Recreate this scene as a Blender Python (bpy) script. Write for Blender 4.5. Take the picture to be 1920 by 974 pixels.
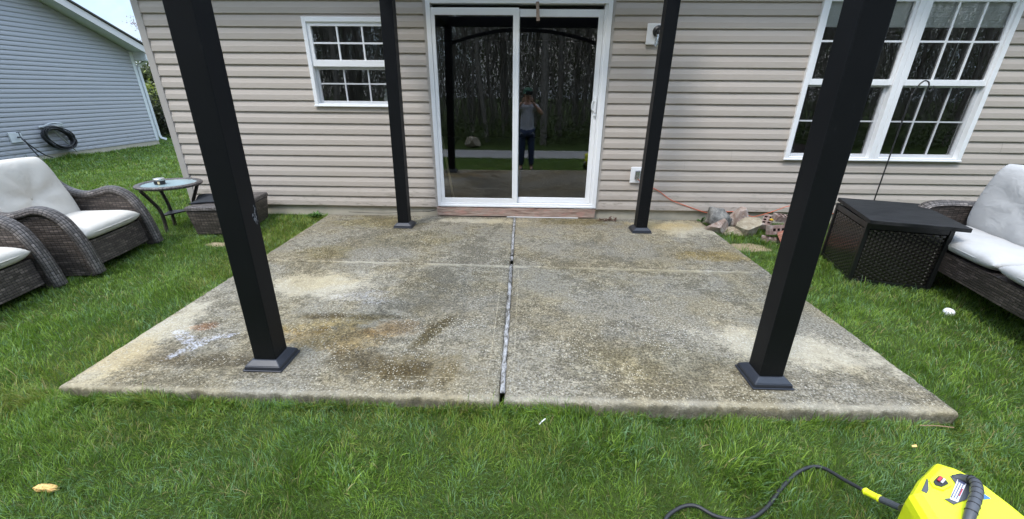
import bpy, bmesh, math, random
import numpy as np
from mathutils import Vector, Matrix
R = math.radians
random.seed(7); rng = np.random.default_rng(7)
scene = bpy.context.scene
for o in list(bpy.data.objects): bpy.data.objects.remove(o)
COL = scene.collection

# ------------------------------------------------------------------ camera
cam_d = bpy.data.cameras.new('camera'); cam = bpy.data.objects.new('camera', cam_d); COL.objects.link(cam)
CAM = Vector((0.1864, -4.8384, 1.3481)); yaw, pitch, roll = 0.02649, -0.41133, 0.00871
_f = Vector((-math.sin(yaw)*math.cos(pitch), math.cos(yaw)*math.cos(pitch), math.sin(pitch)))
_r = Vector((math.cos(yaw), math.sin(yaw), 0)); _u = _r.cross(_f)
_r2 = _r*math.cos(roll) + _u*math.sin(roll); _u2 = -_r*math.sin(roll) + _u*math.cos(roll)
cam.matrix_world = Matrix(((_r2.x, _u2.x, -_f.x, CAM.x), (_r2.y, _u2.y, -_f.y, CAM.y), (_r2.z, _u2.z, -_f.z, CAM.z), (0, 0, 0, 1)))
cam_d.sensor_width = 36; cam_d.lens = 36*790.27/1920
cam_d.shift_x = (960-963.5)/1920; cam_d.shift_y = (517.1-487)/1920
cam_d.clip_start = 0.005; cam_d.clip_end = 500
scene.camera = cam

# ------------------------------------------------------------------ node helper
class NT:
    def __init__(s, tree):
        s.t = tree; s.t.nodes.clear()
    def n(s, typ, ins=None, **props):
        nd = s.t.nodes.new(typ)
        for k, v in props.items(): setattr(nd, k, v)
        for k, v in (ins or {}).items(): s.set(nd.inputs[k], v)
        return nd
    def set(s, sock, v):
        if hasattr(v, 'links') or isinstance(v, bpy.types.NodeSocket): s.t.links.new(v, sock)
        elif isinstance(v, bpy.types.Node): s.t.links.new(v.outputs[0], sock)
        elif isinstance(v, (tuple, list)) and len(v) == 3 and sock.type == 'RGBA': sock.default_value = (*v, 1)
        else: sock.default_value = v
    def math(s, op, a, b=0.0, c=0.0, clamp=False):
        nd = s.t.nodes.new('ShaderNodeMath'); nd.operation = op; nd.use_clamp = clamp
        s.set(nd.inputs[0], a); s.set(nd.inputs[1], b); s.set(nd.inputs[2], c); return nd.outputs[0]
    def noise(s, vec, scale, detail=4, rough=.55, dist=0.0):
        nd = s.n('ShaderNodeTexNoise', {'Scale': scale, 'Detail': detail, 'Roughness': rough, 'Distortion': dist})
        if vec is not None: s.set(nd.inputs['Vector'], vec)
        return nd.outputs['Fac']
    def ramp(s, fac, stops, interp='LINEAR'):
        nd = s.t.nodes.new('ShaderNodeValToRGB'); nd.color_ramp.interpolation = interp
        e = nd.color_ramp.elements
        while len(e) < len(stops): e.new(.5)
        for i, (p, c) in enumerate(stops):
            e[i].position = p; e[i].color = (*c, 1) if len(c) == 3 else c
        s.set(nd.inputs[0], fac); return nd.outputs[0]
    def ss(s, x, lo, hi):
        nd = s.t.nodes.new('ShaderNodeMapRange'); nd.interpolation_type = 'SMOOTHSTEP'
        s.set(nd.inputs[0], x); nd.inputs[1].default_value = lo; nd.inputs[2].default_value = hi
        return nd.outputs[0]
    def mix(s, fac, a, b, mode='MIX'):
        nd = s.t.nodes.new('ShaderNodeMix'); nd.data_type = 'RGBA'; nd.blend_type = mode
        s.set(nd.inputs[0], fac); s.set(nd.inputs[6], a if not isinstance(a, tuple) else (*a, 1)); s.set(nd.inputs[7], b if not isinstance(b, tuple) else (*b, 1))
        return nd.outputs[2]
    def pos(s): return s.n('ShaderNodeTexCoord').outputs['Object']
    def uv(s): return s.n('ShaderNodeTexCoord').outputs['UV']
    def scl(s, vec, sc):
        nd = s.n('ShaderNodeMapping'); s.set(nd.inputs['Vector'], vec); nd.inputs['Scale'].default_value = sc; return nd.outputs[0]
    def sep(s, v):
        nd = s.n('ShaderNodeSeparateXYZ'); s.set(nd.inputs[0], v); return nd.outputs
    def bump(s, h, strength=.5, dist=.01, normal=None):
        nd = s.n('ShaderNodeBump', {'Strength': strength, 'Distance': dist, 'Height': h})
        if normal is not None: s.set(nd.inputs['Normal'], normal)
        return nd.outputs[0]

def newmat(name):
    m = bpy.data.materials.new(name); m.use_nodes = True
    return m, NT(m.node_tree)
def finish(nt, color, rough=.6, normal=None, spec=.5, metallic=0.0, **extra):
    b = nt.n('ShaderNodeBsdfPrincipled'); nt.set(b.inputs['Base Color'], color); nt.set(b.inputs['Roughness'], rough)
    b.inputs['Specular IOR Level'].default_value = spec; b.inputs['Metallic'].default_value = metallic
    if normal is not None: nt.set(b.inputs['Normal'], normal)
    for k, v in extra.items(): nt.set(b.inputs[k], v)
    o = nt.n('ShaderNodeOutputMaterial'); nt.t.links.new(b.outputs[0], o.inputs[0]); return b

# ------------------------------------------------------------------ world: overcast sky
SUN_EL, SUN_AZ = R(58), R(215)
w = bpy.data.worlds.new('World'); scene.world = w; w.use_nodes = True
nt = NT(w.node_tree)
sky = nt.n('ShaderNodeTexSky', sky_type='NISHITA', sun_disc=False, sun_elevation=SUN_EL, sun_rotation=SUN_AZ)
gv = nt.n('ShaderNodeTexCoord').outputs['Generated']
cl = nt.noise(nt.scl(gv, (1, 1, 2.2)), 2.6, 7, .6, .3)
clm = nt.ramp(cl, [(.42, (.10,)*3), (.60, (1,)*3)])
clc = nt.ramp(nt.noise(nt.scl(gv, (1, 1, 2)), 4.0, 5), [(.3, (3.6, 3.8, 4.1)), (.7, (4.9, 4.95, 5.0))])
skc = nt.mix(clm, nt.mix(.6, sky.outputs[0], (1.9, 3.2, 5.2)), clc)
# overcast luminance: the zenith is about three times as bright as the horizon
zen = nt.math('MULTIPLY_ADD', nt.ss(nt.sep(gv)[2], .12, .95), 2.0, 1.0)
skc = nt.n('ShaderNodeVectorMath', {0: skc, 1: nt.n('ShaderNodeCombineXYZ', {0: zen, 1: zen, 2: zen})}, operation='MULTIPLY').outputs[0]
bg = nt.n('ShaderNodeBackground'); nt.set(bg.inputs[0], skc); bg.inputs[1].default_value = .12
o = nt.n('ShaderNodeOutputWorld'); nt.t.links.new(bg.outputs[0], o.inputs[0])
sd = bpy.data.lights.new('sun', 'SUN'); sd.energy = 1.1; sd.angle = R(14); sd.color = (1, .96, .9)
sun = bpy.data.objects.new('sun', sd); COL.objects.link(sun)
sv = Vector((math.sin(SUN_AZ)*math.cos(SUN_EL), math.cos(SUN_AZ)*math.cos(SUN_EL), math.sin(SUN_EL)))
sun.rotation_euler = sv.to_track_quat('Z', 'Y').to_euler()
scene.view_settings.view_transform = 'Standard'; scene.view_settings.look = 'None'
scene.view_settings.exposure = 1.1; scene.view_settings.gamma = 1
scene.view_settings.use_curve_mapping = False
scene.cycles.max_bounces = 8; scene.cycles.transparent_max_bounces = 16

# ------------------------------------------------------------------ mesh helpers
class MB:
    def __init__(s): s.v = []; s.f = []; s.uv = []; s.mi = []
    def quad(s, pts, uv=None, mi=0):
        i = len(s.v); s.v += [tuple(p) for p in pts]; s.f.append(tuple(range(i, i+len(pts)))); s.uv.append(uv); s.mi.append(mi)
    def box(s, x0, x1, y0, y1, z0, z1, mi=0):
        i = len(s.v)
        s.v += [(x, y, z) for z in (z0, z1) for y in (y0, y1) for x in (x0, x1)]
        for f in ((0, 2, 3, 1), (4, 5, 7, 6), (0, 1, 5, 4), (2, 6, 7, 3), (0, 4, 6, 2), (1, 3, 7, 5)):
            s.f.append(tuple(i+k for k in f)); s.uv.append(None); s.mi.append(mi)
        return s
    def obox(s, c, ax, ay, az, hx, hy, hz, mi=0):
        c = Vector(c); ax, ay, az = Vector(ax)*hx, Vector(ay)*hy, Vector(az)*hz; i = len(s.v)
        s.v += [tuple(c + ax*x + ay*y + az*z) for z in (-1, 1) for y in (-1, 1) for x in (-1, 1)]
        for f in ((0, 2, 3, 1), (4, 5, 7, 6), (0, 1, 5, 4), (2, 6, 7, 3), (0, 4, 6, 2), (1, 3, 7, 5)):
            s.f.append(tuple(i+k for k in f)); s.uv.append(None); s.mi.append(mi)
        return s
    def frustum(s, cx, cy, z0, z1, hx0, hy0, hx1, hy1, mi=0):
        i = len(s.v)
        s.v += [(cx+x*hx0, cy+y*hy0, z0) for y in (-1, 1) for x in (-1, 1)] + [(cx+x*hx1, cy+y*hy1, z1) for y in (-1, 1) for x in (-1, 1)]
        for f in ((0, 2, 3, 1), (4, 5, 7, 6), (0, 1, 5, 4), (2, 6, 7, 3), (0, 4, 6, 2), (1, 3, 7, 5)):
            s.f.append(tuple(i+k for k in f)); s.uv.append(None); s.mi.append(mi)
        return s
    def prism(s, poly, axis, a, b, mi=0):
        """poly in 2D (u,v); axis 'x','y','z' extruded from a to b"""
        def P(u, v, t): return {'x': (t, u, v), 'y': (u, t, v), 'z': (u, v, t)}[axis]
        i = len(s.v); n = len(poly)
        s.v += [P(u, v, a) for u, v in poly] + [P(u, v, b) for u, v in poly]
        s.f.append(tuple(i+k for k in range(n))); s.uv.append(None); s.mi.append(mi)
        s.f.append(tuple(i+n+k for k in reversed(range(n)))); s.uv.append(None); s.mi.append(mi)
        for k in range(n):
            l = (k+1) % n; s.f.append((i+k, i+n+k, i+n+l, i+l)); s.uv.append(None); s.mi.append(mi)
        return s
    def tube(s, pts, r, seg=8, closed=False, mi=0, caps=True, smooth_n=0):
        pts = [Vector(p) for p in pts]
        if smooth_n: pts = crom(pts, smooth_n, closed)
        n = len(pts); rr = r if isinstance(r, (list, tuple)) else [r]*n
        if len(rr) != n: rr = list(np.interp(np.linspace(0, 1, n), np.linspace(0, 1, len(rr)), rr))
        i0 = len(s.v); prev = None; d = 0
        for k, p in enumerate(pts):
            a = pts[(k-1) % n] if (closed or k > 0) else p; b = pts[(k+1) % n] if (closed or k < n-1) else p
            t = (b-a).normalized()
            if prev is None: x = t.orthogonal().normalized()
            else: x = (prev - t*prev.dot(t)).normalized()
            prev = x; y = t.cross(x)
            for j in range(seg):
                an = 2*math.pi*j/seg; s.v.append(tuple(p + (x*math.cos(an)+y*math.sin(an))*rr[k]))
        L = [0]
        for k in range(1, n): L.append(L[-1] + (pts[k]-pts[k-1]).length)
        L.append(L[-1])
        m = n if closed else n-1
        for k in range(m):
            k2 = (k+1) % n
            for j in range(seg):
                j2 = (j+1) % seg
                s.f.append((i0+k*seg+j, i0+k*seg+j2, i0+k2*seg+j2, i0+k2*seg+j))
                c = 2*math.pi*rr[k]
                s.uv.append([(L[k], c*j/seg), (L[k], c*(j+1)/seg), (L[k+1], c*(j+1)/seg), (L[k+1], c*j/seg)]); s.mi.append(mi)
        if caps and not closed:
            s.f.append(tuple(i0+j for j in reversed(range(seg)))); s.uv.append(None); s.mi.append(mi)
            s.f.append(tuple(i0+(n-1)*seg+j for j in range(seg))); s.uv.append(None); s.mi.append(mi)
        return s
    def lathe(s, prof, cx=0, cy=0, seg=24, mi=0):
        i0 = len(s.v); n = len(prof)
        for r, z in prof:
            for j in range(seg):
                a = 2*math.pi*j/seg; s.v.append((cx+r*math.cos(a), cy+r*math.sin(a), z))
        for k in range(n-1):
            for j in range(seg):
                j2 = (j+1) % seg; s.f.append((i0+k*seg+j, i0+k*seg+j2, i0+(k+1)*seg+j2, i0+(k+1)*seg+j)); s.uv.append(None); s.mi.append(mi)
        return s
    def grid(s, fn, nu, nv, mi=0, uvs=None):
        i0 = len(s.v)
        for i in range(nu+1):
            for j in range(nv+1): s.v.append(tuple(fn(i/nu, j/nv)))
        for i in range(nu):
            for j in range(nv):
                a = i0+i*(nv+1)+j
                s.f.append((a, a+nv+1, a+nv+2, a+1)); s.mi.append(mi)
                s.uv.append([(uvs[0]*i/nu, uvs[1]*j/nv), (uvs[0]*(i+1)/nu, uvs[1]*j/nv), (uvs[0]*(i+1)/nu, uvs[1]*(j+1)/nv), (uvs[0]*i/nu, uvs[1]*(j+1)/nv)] if uvs else None)
        return s
    def build(s, name, mat, parent=None, smooth=False, bevel=0, bseg=2, sub=0, weld=False, fixn=True):
        me = bpy.data.meshes.new(name); me.from_pydata(s.v, [], s.f)
        ul = me.uv_layers.new(name='UVMap'); me.update()
        V = s.v
        for pi, poly in enumerate(me.polygons):
            u = s.uv[pi]
            if u is None:
                n = poly.normal; a = max(range(3), key=lambda k: abs(n[k]))
                for li in poly.loop_indices:
                    p = V[me.loops[li].vertex_index]
                    ul.data[li].uv = (p[1], p[2]) if a == 0 else ((p[0], p[2]) if a == 1 else (p[0], p[1]))
            else:
                for q, li in enumerate(poly.loop_indices): ul.data[li].uv = u[q]
            poly.material_index = s.mi[pi]; poly.use_smooth = smooth
        if weld or fixn:
            bm = bmesh.new(); bm.from_mesh(me)
            if weld: bmesh.ops.remove_doubles(bm, verts=bm.verts, dist=1e-5)
            bmesh.ops.recalc_face_normals(bm, faces=bm.faces); bm.to_mesh(me); bm.free()
        for m in (mat if isinstance(mat, (list, tuple)) else [mat]): me.materials.append(m)
        ob = bpy.data.objects.new(name, me); COL.objects.link(ob)
        if parent is not None: ob.parent = parent
        if bevel:
            b = ob.modifiers.new('bevel', 'BEVEL'); b.width = bevel; b.segments = bseg; b.limit_method = 'ANGLE'; b.angle_limit = R(35)
        if sub:
            b = ob.modifiers.new('sub', 'SUBSURF'); b.levels = sub; b.render_levels = sub
        if smooth and bevel: 
            pass
        return ob
def crom(pts, n, closed=False):
    out = []; N = len(pts); m = N if closed else N-1
    for i in range(m):
        p0 = pts[(i-1) % N] if (closed or i > 0) else pts[i]; p1 = pts[i]; p2 = pts[(i+1) % N]
        p3 = pts[(i+2) % N] if (closed or i < N-2) else p2
        for k in range(n):
            t = k/n; out.append(.5*((2*p1)+(p2-p0)*t+(2*p0-5*p1+4*p2-p3)*t*t+(3*p1-p0-3*p2+p3)*t**3))
    if not closed: out.append(pts[-1])
    return out
def tag(o, label=None, cat=None, group=None, kind=None):
    if label: o['label'] = label
    if cat: o['category'] = cat
    if group: o['group'] = group
    if kind: o['kind'] = kind
    return o
def thing(name, label, cat, loc=(0, 0, 0), rz=0, group=None):
    o = bpy.data.objects.new(name, None); COL.objects.link(o); o.location = loc; o.rotation_euler = (0, 0, rz)
    o.empty_display_size = .1
    return tag(o, label, cat, group)
def copy_tree(o, parent=None):
    c = o.copy(); COL.objects.link(c)
    if parent is not None: c.parent = parent
    for ch in list(o.children): copy_tree(ch, c)
    return c
def hnoise(x, y, s, seed=0):
    """cheap smooth value noise, numpy arrays"""
    x = np.asarray(x, float)/s + seed*17.3; y = np.asarray(y, float)/s + seed*9.1
    xi = np.floor(x); yi = np.floor(y); fx = x-xi; fy = y-yi; fx = fx*fx*(3-2*fx); fy = fy*fy*(3-2*fy)
    def h(a, b): return np.modf(np.abs(np.sin(a*127.1+b*311.7+seed*74.7)*43758.5453))[0]
    return (h(xi, yi)*(1-fx)+h(xi+1, yi)*fx)*(1-fy)+(h(xi, yi+1)*(1-fx)+h(xi+1, yi+1)*fx)*fy

# ------------------------------------------------------------------ materials
def simple(name, color, rough=.5, spec=.5, metallic=0.0, var=.12, scale=12, bump=.0, bscale=80):
    m, n = newmat(name); p = n.pos()
    v = n.noise(p, scale, 5)
    c = n.mix(v, tuple(max(0, k*(1-var)) for k in color), tuple(min(1, k*(1+var)) for k in color))
    nm = n.bump(n.noise(p, bscale, 4), bump, .002) if bump else None
    r = n.math('MULTIPLY_ADD', n.noise(p, scale*2.3, 4), .16, rough-.08)
    finish(n, c, r, nm, spec, metallic); return m

M = {}
M['white'] = simple('white_vinyl', (.86, .865, .87), .35, var=.04, bump=.1, bscale=20)
M['vinyl_grey'] = simple('grey_vinyl', (.55, .56, .57), .4, var=.04)
M['tan_trim'] = simple('tan_trim', (.42, .385, .35), .5, var=.05, bump=.1)
M['metal_black'] = simple('black_coated_metal', (.006, .0065, .007), .4, var=.25, scale=5, bump=.12, bscale=260)
M['base_metal'] = simple('dark_slate_metal', (.021, .024, .032), .34, var=.2, scale=30, bump=.1, bscale=200)
M['black_plastic'] = simple('black_plastic', (.016, .016, .017), .4, var=.2, bump=.1)
M['grey_plastic'] = simple('grey_plastic', (.07, .075, .085), .4, var=.15, bump=.1)
M['rubber'] = simple('black_rubber', (.02, .021, .023), .5, var=.2)
M['yellow'] = simple('yellow_green_plastic', (.80, .86, .02), .34, var=.05, scale=30, bump=.05)
M['yellow2'] = simple('worn_yellow_green_plastic', (.66, .74, .02), .45, var=.1, scale=40)
M['red'] = simple('red_plastic', (.5, .03, .05), .4)
M['blue'] = simple('blue_label', (.06, .2, .6), .4)
M['paper'] = simple('label_white', (.72, .74, .82), .4)
M['ink'] = simple('label_ink', (.05, .06, .12), .5)
M['orange'] = simple('orange_cord', (.62, .13, .06), .5)
M['foundation'] = simple('foundation_concrete', (.46, .42, .33), .9, var=.3, scale=7, bump=.5, bscale=60)
M['foam'] = simple('tan_foam', (.78, .47, .17), .9, var=.15, scale=60, bump=.6, bscale=120)
M['blind'] = simple('blind_slat', (.92, .94, .93), .5, var=.03)
M['cloth_black'] = simple('black_cloth', (.022, .025, .03), .9, var=.25, bump=.5, bscale=500)
M['soil'] = simple('bare_soil', (.2, .15, .09), .95, var=.5, scale=30, bump=.8)
M['leaf'] = simple('weed_leaf', (.07, .16, .025), .5, var=.4, scale=30)
M['petal'] = simple('yellow_petal', (.85, .62, .02), .6)
M['skin'] = simple('skin', (.45, .26, .18), .5)
M['shirt'] = simple('grey_shirt', (.42, .43, .47), .9)
M['jeans'] = simple('blue_jeans', (.03, .045, .09), .9, var=.3)
M['cap'] = simple('green_cap', (.03, .10, .06), .8)
M['shoe'] = simple('dark_shoe', (.04, .04, .045), .7)
M['hair'] = simple('brown_hair', (.05, .03, .02), .7)
M['eye'] = simple('eye', (.5, .5, .5), .3)
M['roof'] = simple('roof_shingle', (.07, .065, .06), .9, var=.4, scale=40, bump=.5)
M['soffit'] = simple('soffit_white', (.62, .60, .58), .5, var=.04)
M['gutter'] = simple('gutter_white', (.66, .69, .70), .35, var=.05)
M['bark'] = simple('bark', (.17, .155, .13), .95, var=.5, scale=9, bump=1.0, bscale=40)
M['gold'] = simple('pale_straw', (.6, .5, .3), .8)
M['gravel'] = simple('gravel', (.36, .35, .33), .95, var=.3, scale=50, bump=.6)
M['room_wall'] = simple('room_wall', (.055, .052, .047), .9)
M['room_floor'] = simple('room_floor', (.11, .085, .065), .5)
M['wood_pale'] = simple('pale_wood', (.62, .52, .36), .6, var=.15, scale=30)
M['tin'] = simple('tin_metal', (.5, .5, .48), .3, metallic=.7)
M['glow_glass'] = simple('clear_plastic', (.75, .78, .8), .15)

def siding_mat(name, col):
    m, n = newmat(name); p = n.pos()
    grain = n.noise(n.scl(p, (3, 3, 90)), 3, 5, .6)
    big = n.noise(p, 1.3, 4)
    z = n.sep(p)[2]
    c = n.mix(grain, tuple(k*.93 for k in col), tuple(k*1.06 for k in col))
    c = n.mix(n.math('MULTIPLY', big, .35), c, tuple(k*.86 for k in col))
    # splashed dirt low on the wall
    dm = n.math('MULTIPLY', n.ss(n.noise(n.scl(p, (2.2, 2, 9)), 3.5, 7, .7), .52, .68), n.ss(z, .50, .10), clamp=True)
    c = n.mix(n.math('MULTIPLY', dm, .6), c, (.16, .14, .10))
    finish(n, c, .55, n.bump(grain, .12, .002), .4); return m
M['siding'] = siding_mat('taupe_siding', (.485, .427, .370))
M['siding_grey'] = siding_mat('grey_siding', (.38, .39, .41))

def wicker_mat(name, light=(.16, .135, .12), dark=(.012, .011, .011), rh=.014, bw=.036):
    m, n = newmat(name); uv = n.uv()
    uvn = n.n('ShaderNodeVectorMath', {0: uv, 1: (0, 0, 0)}, operation='ADD').outputs[0]
    b = n.n('ShaderNodeTexBrick', {'Scale': 1.0, 'Mortar Size': .0022, 'Mortar Smooth': .7, 'Bias': 0.0, 'Brick Width': bw, 'Row Height': rh,
        'Color1': (.25, .25, .25, 1), 'Color2': (1, 1, 1, 1), 'Mortar': (0, 0, 0, 1)}, offset=.5)
    n.set(b.inputs['Vector'], uvn)
    v = n.math('MULTIPLY', n.sep(uv)[1], 1/rh); fr = n.math('FRACT', v)
    hump = n.math('SUBTRACT', 1.0, n.math('POWER', n.math('ABSOLUTE', n.math('MULTIPLY_ADD', fr, 2.0, -1.0)), 5.0))
    u2 = n.math('ADD', n.math('MULTIPLY', n.sep(uv)[0], 1/bw), n.math('MULTIPLY', n.math('FLOOR', n.math('MODULO', v, 2.0)), .5))
    fu = n.math('FRACT', u2); humpu = n.math('SUBTRACT', 1.0, n.math('POWER', n.math('ABSOLUTE', n.math('MULTIPLY_ADD', fu, 2.0, -1.0)), 6.0))
    h = n.math('MULTIPLY', n.math('MULTIPLY', hump, humpu), n.math('SUBTRACT', 1.0, b.outputs['Fac']))
    cell = n.n('ShaderNodeTexWhiteNoise', noise_dimensions='2D'); n.set(cell.inputs['Vector'], n.n('ShaderNodeCombineXYZ', {0: n.math('FLOOR', u2), 1: n.math('FLOOR', v)}))
    tone = n.math('ADD', n.math('MULTIPLY', n.noise(n.scl(uv, (9, 34, 1)), 2.2, 3, .75), .55), n.math('MULTIPLY_ADD', cell.outputs['Value'], .40, .03))
    strand = n.ramp(tone, [(.32, tuple(k*.3 for k in light)), (.52, light), (.68, tuple(min(1, k*2.6) for k in light))])
    strand = n.mix(n.math('MULTIPLY', n.sep(b.outputs['Color'])[0], .5), tuple(k*.6 for k in light), strand)
    c = n.mix(n.ss(h, .02, .35), dark, strand)
    finish(n, c, .45, n.bump(h, .9, .0028), .4); return m
M['wicker'] = wicker_mat('grey_brown_wicker', (.125, .10, .085), (.004, .0035, .0035), .018, .058)
M['wicker_band'] = wicker_mat('edge_wicker', (.17, .148, .135), (.005, .0045, .0045), rh=.0165, bw=.055)
M['wicker_dark'] = wicker_mat('dark_wicker', (.07, .056, .048), (.003, .003, .003), .016, .07)

def cushion_mat():
    m, n = newmat('cream_cushion'); p = n.pos()
    weave = n.noise(p, 420, 2)
    big = n.noise(p, 5, 5); st = n.ss(n.noise(p, 9, 6, .7), .55, .75)
    c = n.mix(big, (.52, .48, .415), (.67, .63, .56))
    c = n.mix(n.math('MULTIPLY', st, .35), c, (.45, .42, .37))
    wr = n.noise(p, 14, 4, .5, .6)
    nm = n.bump(weave, .25, .001, n.bump(wr, .35, .012))
    finish(n, c, .9, nm, .2); return m
M['cushion'] = cushion_mat()
def cushion2_mat():
    m, n = newmat('pale_grey_cushion'); p = n.pos()
    c = n.mix(n.noise(p, 5, 5), (.40, .395, .385), (.58, .575, .56))
    wr = n.noise(n.scl(p, (1, 1.6, .8)), 7, 4, .5, .9)
    finish(n, c, .85, n.bump(wr, .5, .02), .2); return m
M['cushion2'] = cushion2_mat()

def glass_mat():
    m, n = newmat('window_glass')
    fr = n.n('ShaderNodeFresnel', {'IOR': 1.5}).outputs[0]
    fac = n.math('MULTIPLY_ADD', fr, 1.9, .075, clamp=True)
    wav = n.bump(n.noise(n.pos(), 1.2, 1), .006, .004)
    g = n.n('ShaderNodeBsdfGlossy', {'Roughness': 0.0, 'Color': (1, 1, 1)}); n.set(g.inputs['Normal'], wav)
    t = n.n('ShaderNodeBsdfTransparent', {'Color': (.96, .97, .965)})
    mx = n.n('ShaderNodeMixShader'); n.set(mx.inputs[0], fac); n.t.links.new(t.outputs[0], mx.inputs[1]); n.t.links.new(g.outputs[0], mx.inputs[2])
    o = n.n('ShaderNodeOutputMaterial'); n.t.links.new(mx.outputs[0], o.inputs[0]); return m
M['glass'] = glass_mat()
def tableglass():
    m, n = newmat('frosted_table_glass'); p = n.pos()
    c = n.mix(n.noise(p, 40, 4), (.22, .32, .33), (.42, .52, .53))
    finish(n, c, .18, n.bump(n.noise(p, 90, 2), .1, .002), .8); return m
M['table_glass'] = tableglass()
def clear_mat():
    m, n = newmat('clear_shade')
    g = n.n('ShaderNodeBsdfGlossy', {'Roughness': .12, 'Color': (1, 1, 1)}); t = n.n('ShaderNodeBsdfTransparent', {'Color': (.85, .87, .88)})
    mx = n.n('ShaderNodeMixShader'); mx.inputs[0].default_value = .3; n.t.links.new(t.outputs[0], mx.inputs[1]); n.t.links.new(g.outputs[0], mx.inputs[2])
    o = n.n('ShaderNodeOutputMaterial'); n.t.links.new(mx.outputs[0], o.inputs[0]); return m
M['clear'] = clear_mat()

def post_mat():
    m, n = newmat('black_post_coating'); p = n.pos(); s = n.sep(p)
    v = n.noise(p, 4, 5)
    c = n.mix(v, (.0045, .005, .0058), (.0085, .0092, .0105))
    dust = n.math('MULTIPLY', n.ss(n.noise(p, 330, 2), .66, .72), n.ss(s[2], .5, .02), clamp=True)
    c = n.mix(n.math('MULTIPLY', dust, .6), c, (.2, .2, .19))
    smear = n.ss(n.noise(n.scl(p, (1, 1, .35)), 11, 6, .7), .62, .8)
    c = n.mix(n.math('MULTIPLY', smear, .25), c, (.06, .06, .062))
    finish(n, c, n.math('MULTIPLY_ADD', smear, .2, .45), n.bump(n.noise(p, 300, 3), .12, .001), .16); return m
M['post'] = post_mat()

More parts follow.
